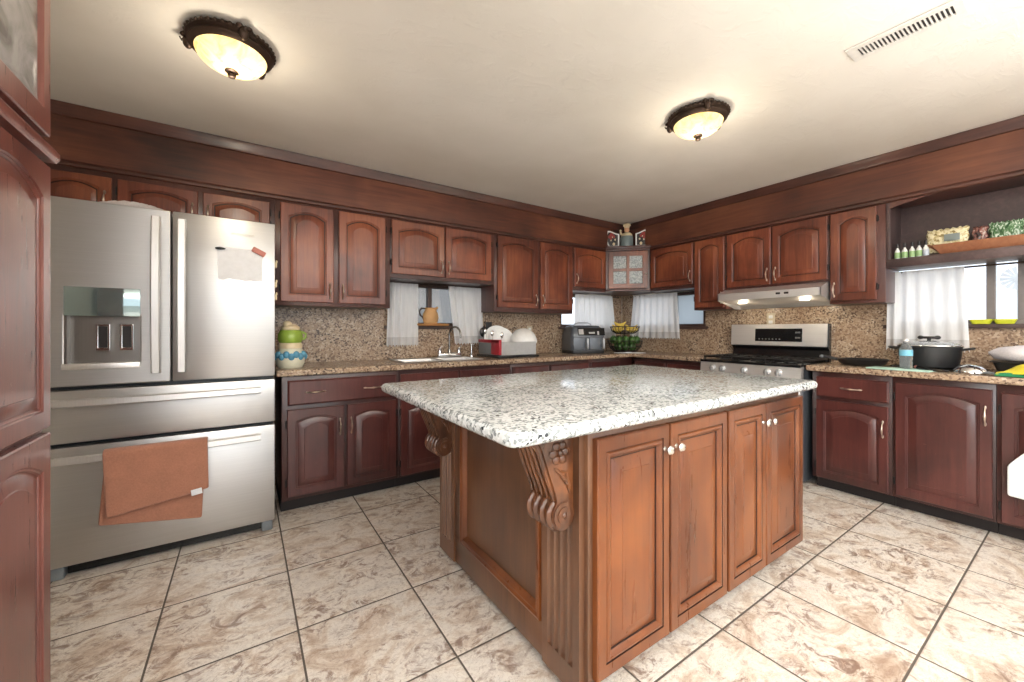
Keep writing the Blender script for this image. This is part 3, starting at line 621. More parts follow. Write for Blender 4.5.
for (y0, y1) in ((0.015, 0.20), (0.90, 1.066)):
    n = 4; W_ = y1 - y0; prof = [(0.0, y0), (-0.022, y0)]
    fl = (W_ - 0.05) / n
    for k in range(n):
        c_ = y0 + 0.025 + fl * (k + 0.5)
        prof += [(-0.022, c_ - fl * 0.34), (-0.015, c_ - fl * 0.22), (-0.011, c_), (-0.015, c_ + fl * 0.22), (-0.022, c_ + fl * 0.34)]
    prof += [(-0.022, y1), (0.0, y1)]
    b = MB(); b.prism(prof, 0.11, 0.60, 'z'); b.box(-0.022, 0, y0, y1, 0.03, 0.11); b.box(-0.022, 0, y0, y1, 0.60, 0.873)
    b.build('pilaster', 'walnut', root, smooth=0.4)
def corbel(yc):
    W_ = 0.066; b = MB(); X0 = -0.0225
    front = [(-0.172, -0.002), (-0.176, -0.018), (-0.168, -0.034), (-0.150, -0.060), (-0.136, -0.095), (-0.122, -0.135), (-0.106, -0.175), (-0.094, -0.205), (-0.090, -0.225)]
    vol = [(-0.062 + 0.048 * cos(a), -0.272 + 0.048 * sin(a)) for a in [R(130 + 17 * k) for k in range(13)]]
    poly = [(X0, -0.002)] + front + vol + [(X0, -0.30)]
    ny = 13
    def rib(v): return 0.80 + 0.20 * abs(cos(v * pi * 2.5))
    ls = []
    for k in range(ny):                                            # ridged front: the profile breathes across the width
        v = k / (ny - 1) * 2 - 1; y = v * W_; s_ = rib(v) if abs(v) < 0.95 else 0.86
        ls.append([(X0 + (p - X0) * (0.93 + 0.07 * (s_ - 0.8) / 0.2), y, q) for p, q in poly])
    b.loops(ls)
    for sgn in (-1, 1):
        y = sgn * W_
        b.cyl((-0.062, y - 0.004, -0.272), 0.040, 0.008 + 0.0, 'y', 22); b.cyl((-0.062, y - 0.007, -0.272), 0.026, 0.014, 'y', 18); b.ball((-0.062, y, -0.272), (0.012, 0.012, 0.012), 10, 8)
        for k in range(6):                                         # rosette and leaves in relief
            a = k * pi / 3; b.ball((-0.078 + 0.024 * cos(a), y, -0.078 + 0.024 * sin(a)), (0.017, 0.008, 0.014), 10, 6)
        b.ball((-0.078, y, -0.078), (0.011, 0.012, 0.011), 10, 6)
        for k in range(4):
            b.tube([(-0.100 + 0.016 * k, y, -0.122 - 0.006 * k), (-0.078 + 0.012 * k, y + sgn * 0.003, -0.140 - 0.016 * k), (-0.048 + 0.004 * k, y, -0.143 - 0.022 * k)], [0.003, 0.007, 0.003], 8)
    for k in range(4): b.ball((-0.064, (k - 1.5) * 0.033, -0.272), (0.055, 0.019, 0.055), 18, 10)
    for k in range(5):                                             # acanthus ribs down the front
        v = (k - 2) / 2 * W_ * 0.8
        b.tube([(p - 0.002, v, q) for p, q in front[1:]], [0.008, 0.010, 0.009, 0.008, 0.008, 0.007, 0.006, 0.005], 8)
    b.xf(Matrix.Translation((0, yc, 0.874)))
    return b.build('corbel', 'corbel', root, smooth=0.7)
corbel(0.108); corbel(0.985)
def slab(x0, x1, y0, y1, z0, z1, rc, rb, name, mat):
    ls = []
    for z, i in [(z0, rb * 0.6), (z0 + rb * 0.5, 0.002)] + [(z1 - rb * (1 - sin(t)), rb * (1 - cos(t))) for t in [pi / 2 * k / 5 for k in range(6)]]:
        l = []
        for cx_, cy_, a0 in ((x1 - rc, y0 + rc, -pi / 2), (x1 - rc, y1 - rc, 0), (x0 + rc, y1 - rc, pi / 2), (x0 + rc, y0 + rc, pi)):
            for k in range(7): t = a0 + pi / 2 * k / 6; l.append((cx_ + (rc - i) * cos(t), cy_ + (rc - i) * sin(t), z))
        ls.append(l)
    return MB().loops(ls).build(name, mat, smooth=0.9)
o = slab(0.538, 2.425, 0.802, 1.955, 0.8755, 0.915, 0.045, 0.018, 'island_worktop', 'white_granite'); tag(o, 'speckled white and grey granite slab on the kitchen island', 'countertop')

# ------------------------------------------------------------------ refrigerator
root = thing('refrigerator', 'large stainless french-door refrigerator with ice and water dispenser', 'refrigerator', (-0.312, 2.70, 0))
def fx(x): return x + 0.312
b = MB(); b.box(fx(-0.765), fx(0.141), 0.065, 0.74, 0.05, 1.775, 0.004); b.build('body', 'charcoal', root)
us = [fx(-0.77), fx(-0.70), fx(-0.437), fx(-0.320)]
b = MB().cells(us, [0.905, 0.99, 1.24, 1.79], lambda i, j: not (i == 1 and j == 1), 0.0, 0.058, 'y')
dl = b.build('door', 'steel', root, bevel=0.006)
b = MB(); b.box(fx(-0.70), fx(-0.437), 0.046, 0.057, 0.99, 1.24); b.box(fx(-0.70), fx(-0.692), 0.004, 0.046, 0.99, 1.24); b.box(fx(-0.445), fx(-0.437), 0.004, 0.046, 0.99, 1.24); b.build('dispenser_recess', 'steel_dark', dl)
b = MB(); b.box(fx(-0.702), fx(-0.436), -0.004, 0.010, 1.238, 1.377, 0.004); b.build('control_panel', 'disp_panel', dl)
b = MB(); b.box(fx(-0.708), fx(-0.438), -0.010, 0.04, 0.984, 1.012, 0.004); b.build('drip_tray', 'steel_v', dl)
for x in (-0.60, -0.515):
    b = MB(); b.cells([fx(x), fx(x) + 0.009, fx(x) + 0.041, fx(x) + 0.050], [1.07, 1.085, 1.19, 1.20], lambda i, j: not (i == 1 and j == 1), 0.02, 0.034, 'y'); pd = b.build('paddle', 'chrome', dl, bevel=0.002)
    MB().box(fx(x) + 0.008, fx(x) + 0.042, 0.026, 0.032, 1.082, 1.192).build('paddle_pad', 'black_cap', pd)
dr = MB().box(fx(-0.313), fx(0.146), 0.0, 0.058, 0.905, 1.79, 0.006).build('door', 'steel', root)
cu = bpy.data.curves.new('badge', 'FONT'); cu.body = 'Whirlpool'; cu.size = 0.026; cu.extrude = 0.0008; cu.align_x = 'CENTER'; cu.shear = 0.25
to = bpy.data.objects.new('badge_tmp', cu); COL.objects.link(to)
me = bpy.data.meshes.new_from_object(to.evaluated_get(bpy.context.evaluated_depsgraph_get())); bpy.data.objects.remove(to)
me.materials.clear(); me.materials.append(M['white_paint']); bo = bpy.data.objects.new('badge_lettering', me); COL.objects.link(bo); bo.parent = dr; bo.rotation_euler = (pi / 2, 0, 0); bo.location = (fx(-0.012), -0.001, 1.700)
d1 = MB().box(fx(-0.77), fx(0.146), 0.0, 0.058, 0.64, 0.887, 0.006).build('drawer_front', 'steel', root)
d2 = MB().box(fx(-0.77), fx(0.146), 0.0, 0.058, 0.065, 0.622, 0.006).build('drawer_front', 'steel', root)
def bar(parent, pts, wx, wz, name='handle'):
    """flat strap handle: rectangular section swept along points"""
    b = MB(); ls = []
    for (x, y, z) in pts: ls.append([(x - wx, y - 0.006, z - wz), (x + wx, y - 0.006, z - wz), (x + wx, y + 0.006, z + wz), (x - wx, y + 0.006, z + wz)] if wz == 0 else [(x, y - 0.007, z - wz), (x, y - 0.007, z + wz), (x, y + 0.007, z + wz), (x, y + 0.007, z - wz)])
    b.loops(ls); return b
def vhandle(parent, x):
    z0, z1 = 0.955, 1.745; b = MB(); ls = []
    for k in range(17):
        u = k / 16; z = z0 + (z1 - z0) * u; y = -0.034 - 0.022 * sin(pi * u)
        ls.append([(x - 0.019, y, z), (x - 0.013, y - 0.011, z), (x + 0.013, y - 0.011, z), (x + 0.019, y, z), (x + 0.013, y + 0.006, z), (x - 0.013, y + 0.006, z)])
    b.loops(ls); b.box(x - 0.013, x + 0.013, -0.04, 0.002, z0 + 0.002, z0 + 0.032, 0.003); b.box(x - 0.013, x + 0.013, -0.04, 0.002, z1 - 0.032, z1 - 0.002, 0.003)
    b.build('handle', 'steel_v', parent, smooth=0.5)
vhandle(dl, fx(-0.373)); vhandle(dr, fx(-0.272))
def hhandle(parent, z):
    x0, x1 = fx(-0.735), fx(0.075); b = MB(); ls = []
    for k in range(17):
        u = k / 16; x = x0 + (x1 - x0) * u; y = -0.034 - 0.022 * sin(pi * u)
        ls.append([(x, y, z - 0.019), (x, y - 0.011, z - 0.013), (x, y - 0.011, z + 0.013), (x, y, z + 0.019), (x, y + 0.006, z + 0.013), (x, y + 0.006, z - 0.013)])
    b.loops(ls); b.box(x0 + 0.002, x0 + 0.032, -0.04, 0.002, z - 0.013, z + 0.013, 0.003); b.box(x1 - 0.032, x1 - 0.002, -0.04, 0.002, z - 0.013, z + 0.013, 0.003)
    b.build('handle', 'steel_v', parent, smooth=0.5)
hhandle(d1, 0.832); hhandle(d2, 0.566)
for x in (-0.76, 0.08): MB().box(fx(x), fx(x) + 0.055, 0.02, 0.12, 0.0005, 0.06, 0.008).build('foot', 'grey_plastic', root)
MB().box(fx(-0.70), fx(0.08), 0.05, 0.09, 0.012, 0.06).build('toe_grille', 'black_gloss', root)
# note and magnets on the right door
b = MB(); ls = []
nx = 14
pts = [(0, 0.0), (0.208, -0.008)] + [(0.210 - 0.206 * k / nx, -0.182 + 0.005 * sin(k * 1.9) + (0.006 if 8 < k < 12 else 0)) for k in range(nx + 1)]
b.loops([[(x, 0, z) for x, z in pts], [(x, -0.0008, z) for x, z in pts]])
o = b.build('paper_note', 'paper'); o.location = (-0.126, 2.6985, 1.632); tag(o, 'blank white paper sheet pinned to the right refrigerator door', 'paper')
o = MB().ball((0, 0, 0), (0.024, 0.008, 0.007)).build('magnet', 'black_gloss'); o.location = (-0.112, 2.6925, 1.618); tag(o, 'small dark oval magnet at the note\'s top left corner', 'magnet')
b = MB(); b.box(-0.034, 0.034, -0.006, 0.006, -0.015, 0.015, 0.004); b.xf(Matrix.Rotation(R(27), 4, 'Y')); o = b.build('magnet', plain('pink_magnet', srgb(196, 120, 104), 0.4)); o.location = (0.066, 2.6905, 1.617); tag(o, 'tilted pinkish picture magnet at the note\'s top right corner', 'magnet')
for z in (1.555, 1.44, 1.365):
    b = MB(); b.box(0, 0.011, -0.018, 0.018, -0.016, 0.016, 0.004); b.ball((0.008, 0, 0.02), (0.007, 0.012, 0.01), 10, 6); o = b.build('magnet', 'cream'); o.location = (0.1465, 2.735, z)
    tag(o, {1.555: 'cream magnet on the refrigerator side, highest of three', 1.44: 'cream magnet on the refrigerator side, middle of three', 1.365: 'cream magnet on the refrigerator side, lowest of three'}[z], 'magnet', 'magnets on the refrigerator side')
# bag on top
b = MB(); N = 24; M_ = 10
ls = []
for j in range(M_ + 1):
    v = j / M_; row = []
    for i in range(N + 1):
        u = i / N; hh = 0.045 * max(0, sin(pi * u)) ** 0.8 * max(0, sin(pi * v)) ** 0.5 + 0.012 * abs(sin(i * 1.7 + j * 0.9)) * sin(pi * u) * sin(pi * v)
        row.append((-0.21 + 0.42 * u, -0.11 + 0.22 * v, 0.002 + hh * 1.35))
    ls.append(row)
b.loops(ls, False, False, False); o = b.build('plastic_bag', 'white_bag', smooth=1.0); o.location = (-0.49, 2.885, 1.7765)
so = o.modifiers.new('film', 'SOLIDIFY'); so.thickness = 0.0015; tag(o, 'crumpled white plastic bag lying on top of the refrigerator', 'bag')
# brown towel over the lower drawer handle
def cloth_grid(fn, nu, nv, name, mat, th=0.006, parent=None):
    b = MB(); vv = [[b.b.verts.new(fn(i / nu, j / nv)) for i in range(nu + 1)] for j in range(nv + 1)]
    for j in range(nv):
        for i in range(nu): b.b.faces.new((vv[j][i], vv[j][i + 1], vv[j + 1][i + 1], vv[j + 1][i]))
    o = b.build(name, mat, parent, smooth=1.2)
    so = o.modifiers.new('thick', 'SOLIDIFY'); so.thickness = th; so.offset = 0
    sb = o.modifiers.new('soft', 'SUBSURF'); sb.levels = 1; sb.render_levels = 1
    return o
def tw(u, v):
    # v 0..0.5 back flap (bottom to top), 0.5..1 front flap
    xl_t, xr_t = -0.558, -0.162
    zt = 0.594
    wav = 0.003 * sin(u * 9 + v * 5)
    if v < 0.46:
        q = v / 0.46; xl, xr = -0.585 + (xl_t + 0.585) * q, -0.190 + (xr_t + 0.19 - 0.012) * q
        z = (0.232 - 0.062 * u) * (1 - q) + zt * q; y = 2.685
    elif v > 0.54:
        q = (v - 0.54) / 0.46; xl, xr = xl_t + 0.012 * q, xr_t + 0.004 * q
        zb = 0.277 + (0.338 - 0.277) * u; z = zt * (1 - q) + zb * q; y = 2.623 + 0.010 * q + wav
    else:
        q = (v - 0.46) / 0.08; xl, xr = xl_t, xr_t; z = zt + 0.008 * sin(pi * q); y = 2.685 + (2.623 - 2.685) * q
    return (xl + (xr - xl) * u, y, z)
o = cloth_grid(tw, 24, 40, 'hand_towel', 'brown_towel', 0.007); tag(o, 'brown terry towel draped over the lower refrigerator drawer handle', 'towel')
tg = MB().box(-0.230, -0.185, 2.6205, 2.6235, 0.318, 0.348, 0.0005); tg.xf(Matrix.Translation((-0.21, 0, 0.333)) @ Matrix.Rotation(R(-8), 4, 'Y') @ Matrix.Translation((0.21, 0, -0.333)))
t_ = tg.build('care_tag', 'paper', o); t_['label'] = 'white care tag'

# ------------------------------------------------------------------ range and hood
root = thing('gas_range', 'stainless freestanding gas range with black top between base cabinets', 'range', (3.42, 1.645, 0), -pi / 2)
hw = 0.392                                                          # local x = 1.645 - Y, y back (+X)
MB().box(-hw, hw, 0.045, 0.615, 0.03, 0.885, 0.003).build('body', 'charcoal', root)
MB().prism([(0.0, 0.80), (0.045, 0.78), (0.06, 0.78), (0.06, 0.90), (0.012, 0.90)], -hw, hw, 'x').build('control_fascia', 'steel_range', root)
b = MB(); b.box(-hw, hw, 0.0, 0.59, 0.890, 0.912, 0.004); b.build('cooktop', 'black_gloss', root)
dd = MB().box(-hw + 0.005, hw - 0.005, 0.0, 0.045, 0.24, 0.775, 0.006).build('oven_door', 'steel_range', root)
MB().box(-0.27, 0.27, -0.002, 0.004, 0.36, 0.64, 0.001).build('oven_window', 'black_gloss', dd)
b = MB(); b.tube([(-0.33, -0.04, 0.735), (0.33, -0.04, 0.735)], 0.011, 12)
for x in (-0.3, 0.3): b.cyl((x, -0.04, 0.735), 0.008, 0.045, 'y', 10)
b.build('handle', 'steel_v', dd)
MB().box(-hw + 0.005, hw - 0.005, 0.005, 0.045, 0.05, 0.23, 0.006).build('drawer_front', 'steel_range', root)
for Y in (1.925, 1.84, 1.66, 1.485, 1.405):
    b = MB(); b.lathe([(0.027, 0), (0.027, 0.006), (0.021, 0.010), (0.019, 0.028), (0.012, 0.032)], seg=20); b.box(-0.005, 0.005, -0.019, 0.019, 0.012, 0.038, 0.002)
    b.xf(Matrix.Translation((1.645 - Y, 0.008, 0.842)) @ Matrix.Rotation(R(96), 4, 'X')); b.build('knob', 'silver_plastic', root)
for x in (-0.26, 0.0, 0.26):                                        # cast grates
    g = MB(); a0, a1 = x - 0.122, x + 0.122
    for xx in (a0, a1): g.box(xx - 0.006, xx + 0.006, 0.05, 0.54, 0.928, 0.944, 0.002)
    for yy in (0.05, 0.295, 0.54): g.box(a0, a1, yy - 0.006, yy + 0.006, 0.928, 0.944, 0.002)
    for yy in (0.17, 0.42):
        for k in range(4):
            a = pi / 4 + k * pi / 2; g.tube([(x + 0.03 * cos(a), yy + 0.03 * sin(a), 0.940), (x + 0.11 * cos(a), yy + 0.11 * sin(a), 0.938)], 0.006, 6)
    for xx in (a0, a1):
        for yy in (0.06, 0.53): g.cyl((xx, yy, 0.912), 0.007, 0.018, 'z', 8)
    g.build('grate', 'black_iron', root)
    for yy in (0.17, 0.42): MB().lathe([(0.042, 0.9115), (0.042, 0.919), (0.034, 0.921), (0.032, 0.928), (0.01, 0.930)], (x, yy, 0), 20).build('burner', 'black_pan', root)
b = MB(); b.prism([(0.555, 0.912), (0.60, 0.912), (0.61, 1.225), (0.565, 1.225), (0.548, 1.02), (0.572, 1.00)], -hw + 0.004, hw - 0.004, 'x'); bgd = b.build('backguard', 'black_gloss', root)
b = MB(); b.prism([(0.548, 1.035), (0.560, 1.222), (0.556, 1.225), (0.545, 1.222), (0.533, 1.035), (0.536, 1.03)], -hw, hw - 0.012, 'x'); b.build('back_fascia', 'steel_range', bgd, smooth=0.3)
b = MB(); b.prism([(0.5365, 1.070), (0.5427, 1.185), (0.5397, 1.185), (0.5335, 1.070)], -0.172, 0.205, 'x'); ct = b.build('display', 'black_gloss', bgd)
b = MB()
for k in range(7): b.box(-0.14 + 0.028 * k, -0.130 + 0.028 * k, 0.5325, 0.5336, 1.088, 1.094)
for x in (0.155, 0.168):
    for z in (1.10, 1.145): b.box(x, x + 0.022, 0.5315 + (z - 1.07) * 0.054, 0.5345 + (z - 1.07) * 0.054, z, z + 0.012)
b.build('button_marks', 'silver_plastic', bgd)
# hood
root = thing('range_hood', 'slim stainless under-cabinet range hood with two lit lamps', 'hood', (3.60, 1.58, 1.375), -pi / 2)
# local x = 1.58 - Y
b = MB(); hx = 0.392
outer = lambda x: [(x, 0.0, 0.070), (x, 0.0, 0.125), (x, 0.11, 0.168), (x, 0.44, 0.168), (x, 0.44, 0.0), (x, 0.09, 0.012)]
P_ = [(0.0, 0.062), (0.0, 0.122), (0.125, 0.168), (0.44, 0.168), (0.44, 0.0), (0.38, 0.0), (0.36, 0.03), (0.06, 0.052)]
b.prism([(q[0], q[1]) for q in P_], -hx, hx, 'x'); 
b.prism([(0.0, 0.060), (0.0, 0.124), (0.125, 0.169), (0.44, 0.169), (0.44, -0.004), (0.30, -0.004), (0.06, 0.048)], -hx - 0.002, -hx + 0.008, 'x'); b.prism([(0.0, 0.060), (0.0, 0.124), (0.125, 0.169), (0.44, 0.169), (0.44, -0.004), (0.30, -0.004), (0.06, 0.048)], hx - 0.008, hx + 0.002, 'x')
b.build('canopy', 'steel_range', root, smooth=0.3)
b = MB()
for x in (0.10, 0.16): b.box(x - 0.016, x + 0.016, -0.004, 0.004, 0.088, 0.104, 0.002)
b.build('switch', 'black_cap', root)
for x in (-0.24, 0.24): 
    b = MB().lathe([(0.006, 0.010), (0.032, 0.008), (0.036, 0.0), (0.03, -0.004), (0.005, -0.005)], (0, 0, 0), 20)
    b.xf(Matrix.Translation((x, 0.13, 0.040))); b.build('lamp_lens', 'lens', root)
def lamp(name, loc, power, r, col=(1, 0.82, 0.58)):
    l = bpy.data.lights.new(name, 'POINT'); l.energy = power; l.shadow_soft_size = r; l.color = col
    o = bpy.data.objects.new(name, l); COL.objects.link(o); o.location = loc; return o
lamp('hood_bulb', (3.74, 1.82, 1.385), 0.7, 0.03); lamp('hood_bulb', (3.74, 1.34, 1.385), 0.7, 0.03)

# ------------------------------------------------------------------ ceiling lights and vent
def ceiling_light(loc, rz, label):
    root = thing('ceiling_light', label, 'ceiling light', loc, rz, 'ceiling lights')
    b = MB().lathe([(0.150, -0.001), (0.166, -0.010), (0.170, -0.024), (0.158, -0.032), (0.162, -0.044), (0.150, -0.056), (0.138, -0.060), (0.132, -0.050), (0.12, -0.020)], seg=40)
    for k in range(40):                                            # rope edge
        a = 2 * pi * k / 40; b.ball((0.167 * cos(a), 0.167 * sin(a), -0.017), (0.009, 0.009, 0.009), 8, 6)
    rim = b.build('rim', 'bronze', root)
    for k in range(3):
        a = 2 * pi * k / 3 + 0.5; b = MB()
        b.ball((0.166 * cos(a), 0.166 * sin(a), -0.034), (0.020, 0.020, 0.030), 12, 8)
        for s_ in (-1, 1): b.ball((0.176 * cos(a + s_ * 0.10), 0.176 * sin(a + s_ * 0.10), -0.014), (0.014, 0.014, 0.010), 10, 6)
        b.tube([(0.17 * cos(a), 0.17 * sin(a), -0.02), (0.19 * cos(a), 0.19 * sin(a), -0.03), (0.196 * cos(a), 0.196 * sin(a), -0.018)], [0.007, 0.005, 0.003], 8)
        b.build('ornament', 'bronze', rim)
    n = 12; prof = [(0.139 * max(0, cos(pi / 2 * k / n)) ** 0.92 if k < n else 0.004, -0.052 - 0.078 * sin(pi / 2 * k / n)) for k in range(n + 1)]
    ls = [[(r * cos(2 * pi * i / 40), r * sin(2 * pi * i / 40), z) for i in range(40)] for r, z in prof]
    MB().loops(ls, False, False).build('glass_bowl', 'bowl', root, smooth=1.2)
    MB().lathe([(0.004, -0.125), (0.026, -0.128), (0.028, -0.134), (0.014, -0.140), (0.017, -0.148), (0.014, -0.158), (0.004, -0.162)], seg=18).build('finial', 'bronze', root)
    lamp('bulb', (loc[0] + 0.02, loc[1], loc[2] - 0.085), 1.3, 0.03)
    lamp('bowl_glow', (loc[0], loc[1], loc[2] - 0.26), 3.2, 0.05, (1, 0.88, 0.70))
    root.scale = (0.94, 0.94, 0.94); return root
ceiling_light((-0.047, 2.10, H), 0.3, 'lit bronze and amber glass ceiling light nearer the refrigerator')
ceiling_light((2.16, 1.30, H), 1.4, 'lit bronze and amber glass ceiling light nearer the range')
root = thing('ceiling_vent', 'white rectangular ceiling air vent with dark slots', 'vent', (2.262, 0.465, H))
b = MB(); n = 22
ys = []
for k in range(n): ys += [-0.145 + 0.290 * k / n, -0.145 + 0.290 * (k + 0.62) / n]
ys = [-0.172] + ys + [0.172]
b.cells([-0.062, -0.036, 0.036, 0.062], ys, lambda i, j: not (i == 1 and j % 2 == 1 and j < len(ys) - 2), -0.011, -0.003, 'z')
b.build('grille', 'white_paint', root, bevel=0.001)
MB().box(-0.04, 0.04, -0.15, 0.15, -0.0028, -0.0005).build('duct_back', 'black_cap', root)

# ------------------------------------------------------------------ curtains
def curtain(label, origin, rz, x_top, x_bot, z_top, z_bot, folds, amp=0.016, wide_fringe=True, group='white sheer curtains'):
    """local x along the wall; x_top/x_bot = (left, right) at top and bottom"""
    root = thing('curtain', label, 'curtain', origin, rz, group)
    nu = folds * 8; nv = 14; hem = 0.085
    def pt(u, v, zt, zb):
        xl = x_top[0] + (x_bot[0] - x_top[0]) * v; xr = x_top[1] + (x_bot[1] - x_top[1]) * v
        a = amp * (0.6 + 0.4 * v) * (0.75 + 0.5 * sin(u * 5.1 + 1))
        return (xl + (xr - xl) * u, a * sin(2 * pi * folds * u + 0.6 * sin(u * 7)), zt + (zb - zt) * ((v - 0) / 1))
    vh = (z_top - z_bot - hem) / (z_top - z_bot)
    f1 = lambda u, v: pt(u, v * vh, z_top, z_bot)
    def grid(fn, nu, nv, name, mat):
        b = MB(); vv = [[b.b.verts.new(fn(i / nu, j / nv)) for i in range(nu + 1)] for j in range(nv + 1)]
        for j in range(nv):
            for i in range(nu): b.b.faces.new((vv[j][i], vv[j][i + 1], vv[j + 1][i + 1], vv[j + 1][i]))
        o = b.build(name, mat, root, smooth=1.4); return o
    grid(f1, nu, nv, 'cloth', 'sheer')
    NF = folds * 3
    def f2(u, v):
        x, y, z = pt(u, vh + (1 - vh) * v, z_top, z_bot)
        if v > 0.9: z += 0.020 * abs(sin(pi * NF * u))
        return (x, y - 0.001, z)
    grid(f2, NF * 8, 5, 'lace_hem', 'lace')
    return root
def rod(label, origin, rz, L):
    root = thing('curtain_rod', label, 'curtain rod', origin, rz); b = MB(); b.tube([(0, 0, 0), (L, 0, 0)], 0.006, 10); b.build('bar', 'bronze', root)
    for x in (-0.0, L):
        q = MB().ball((x, 0, 0), 0.010, 10, 8); q.build('finial', 'bronze', root)
    b = MB()
    for x in (0.03, L - 0.03): b.cyl((x, 0.0, 0), 0.004, 0.043, 'y', 8)
    b.build('bracket', 'bronze', root)
curtain('white sheer curtain left of the clay pitcher at the sink', (1.0, 3.412, 0), 0, (0.02, 0.285), (0.0, 0.285), 1.582, 1.025, 5)
curtain('white sheer curtain right of the clay pitcher at the sink', (1.0, 3.412, 0), 0, (0.575, 0.935), (0.645, 0.955), 1.582, 1.03, 5)
rod('thin dark curtain rod over the sink window', (1.0, 3.43, 1.578), 0, 0.97)
curtain('white sheer curtain behind the air fryer', (3.0, 3.412, 0), 0, (0.17, 0.80), (0.15, 0.87), 1.59, 1.06, 8)
rod('thin dark curtain rod behind the air fryer, over corner window', (3.0, 3.43, 1.585), 0, 0.93)
curtain('white sheer curtain between the fruit basket and the range', (3.985, 3.30, 0), -pi / 2, (0.06, 0.655), (0.0, 0.69), 1.59, 1.065, 8)
rod('thin dark curtain rod on the range wall near corner', (4.0, 3.30, 1.585), -pi / 2, 0.95)
curtain('white sheer curtain behind the large black pot', (3.985, 0.92, 0), -pi / 2, (0.02, 0.40), (0.01, 0.425), 1.598, 1.02, 6)
rod('thin dark curtain rod under the open shelf', (4.0, 0.93, 1.592), -pi / 2, 0.95)

# ------------------------------------------------------------------ sink area
root = thing('kitchen_sink', 'stainless double drop-in kitchen sink below the window', 'sink', (1.36, 3.18, 0.92))
b = MB(); b.cells([-0.352, -0.325, -0.012, 0.012, 0.325, 0.352], [-0.19, -0.165, 0.10, 0.19], lambda i, j: not (i in (1, 3) and j == 1), 0.0, 0.006, 'z'); b.build('rim', 'steel', root, bevel=0.003)
for x0, x1 in ((-0.325, -0.012), (0.012, 0.325)):
    L = lambda i, z: [(x0 + i, -0.165 + i, z), (x1 - i, -0.165 + i, z), (x1 - i, 0.10 - i, z), (x0 + i, 0.10 - i, z)]
    MB().loops([L(0.0, 0.004), L(0.006, -0.02), L(0.012, -0.15), L(0.03, -0.165)], False, True).build('basin', 'steel', root)
root = thing('faucet', 'two-handle chrome kitchen faucet with tall arched spout', 'faucet', (1.55, 3.335, 0.926))
b = MB(); b.box(-0.115, 0.115, -0.022, 0.022, 0, 0.04, 0.012, 3); b.build('deck_plate', 'chrome', root)
b = MB(); pts = [(0, 0, 0.035), (0, 0, 0.20)] + [(0.0 + 0.03 * (1 - cos(a)), -0.055 * (1 - cos(a)), 0.20 + 0.075 * sin(a)) for a in [pi * k / 10 for k in range(1, 11)]] + [(0.06, -0.11, 0.17)]
b.tube(pts, 0.009, 12); b.lathe([(0.018, 0.035), (0.015, 0.07), (0.01, 0.08)], (0, 0, 0), 14); b.build('spout', steel('dark_spout', (0.3, 0.29, 0.28, 1), 0.25), root)
for x in (-0.095, 0.095):
    b = MB().lathe([(0.018, 0.038), (0.014, 0.06), (0.016, 0.075), (0.008, 0.085)], (x, 0, 0), 14); b.tube([(x, 0, 0.08), (x, -0.03, 0.095), (x, -0.05, 0.10)], [0.006, 0.005, 0.006], 8); b.build('lever', 'chrome', root)
root = thing('soap_dispenser', 'thin chrome soap pump right of the faucet', 'dispenser', (1.775, 3.33, 0.9205))
b = MB().lathe([(0.018, 0), (0.016, 0.012), (0.008, 0.02), (0.007, 0.10), (0.011, 0.105), (0.011, 0.118), (0.004, 0.12)], seg=14); b.tube([(0, 0, 0.112), (0, -0.03, 0.116), (0, -0.055, 0.108)], 0.005, 8); b.build('pump', 'chrome', root)
# pitcher on its board on the sill
root = thing('pitcher_stand', 'small oval wooden board on the sink window sill', 'board', (1.425, 3.425, 1.2118))
MB().lathe([(0.02, 0), (0.95, 0.0), (1.0, 0.008), (1.0, 0.016), (0.9, 0.020), (0.02, 0.018)], seg=32, sx=0.165, sy=0.055).build('board', 'board_wood', root)
root = thing('clay_pitcher', 'tan woven-look clay pitcher on the sink window sill', 'pitcher', (1.405, 3.425, 1.2325))
b = MB().lathe([(0.02, 0), (0.060, 0.0), (0.070, 0.02), (0.076, 0.055), (0.070, 0.09), (0.054, 0.118), (0.048, 0.128), (0.056, 0.143), (0.050, 0.143), (0.042, 0.126), (0.02, 0.02)], seg=28, sx=1.0, sy=0.62); pb = b.build('body', 'clay', root)
MB().tube([(-0.045, 0, 0.132), (-0.085, 0, 0.138), (-0.106, 0, 0.11), (-0.098, 0, 0.075), (-0.068, 0, 0.05)], [0.006, 0.007, 0.007, 0.007, 0.006], 10).build('handle', 'bronze', root)
b = MB(); b.tube([(0.044, 0, 0.128), (0.060, 0, 0.140), (0.070, 0, 0.150)], [0.016, 0.011, 0.006], 10); b.build('spout', 'clay', root)
# cookie jar by the refrigerator
root = thing('cookie_jar', 'figure-shaped green, white and blue ceramic jar beside the refrigerator', 'jar', (0.254, 3.05, 0.9205))
b = MB().lathe([(0.02, 0), (0.072, 0.0), (0.086, 0.03), (0.088, 0.065), (0.082, 0.10), (0.070, 0.128), (0.02, 0.13)], seg=28); bd = b.build('jar_body', 'jar_white', root)
b = MB()
for k in range(9):
    a = pi * 1.05 + k * pi / 9; b.ball((0.083 * cos(a), 0.083 * sin(a), 0.075 + 0.014 * (k % 2)), (0.02, 0.02, 0.024), 10, 8)
b.build('blue_trim', 'jar_blue', bd)
MB().lathe([(0.02, 0.129), (0.070, 0.129), (0.072, 0.15), (0.066, 0.165), (0.02, 0.168)], seg=28).build('cream_band', 'cream', bd)
b = MB().lathe([(0.02, 0.166), (0.064, 0.166), (0.076, 0.19), (0.072, 0.225), (0.06, 0.25), (0.02, 0.255)], seg=28); b.tube([(0.064, 0, 0.24), (0.092, 0, 0.225), (0.09, 0, 0.20), (0.074, 0, 0.186)], 0.008, 8); b.build('green_lid', 'jar_green', root)
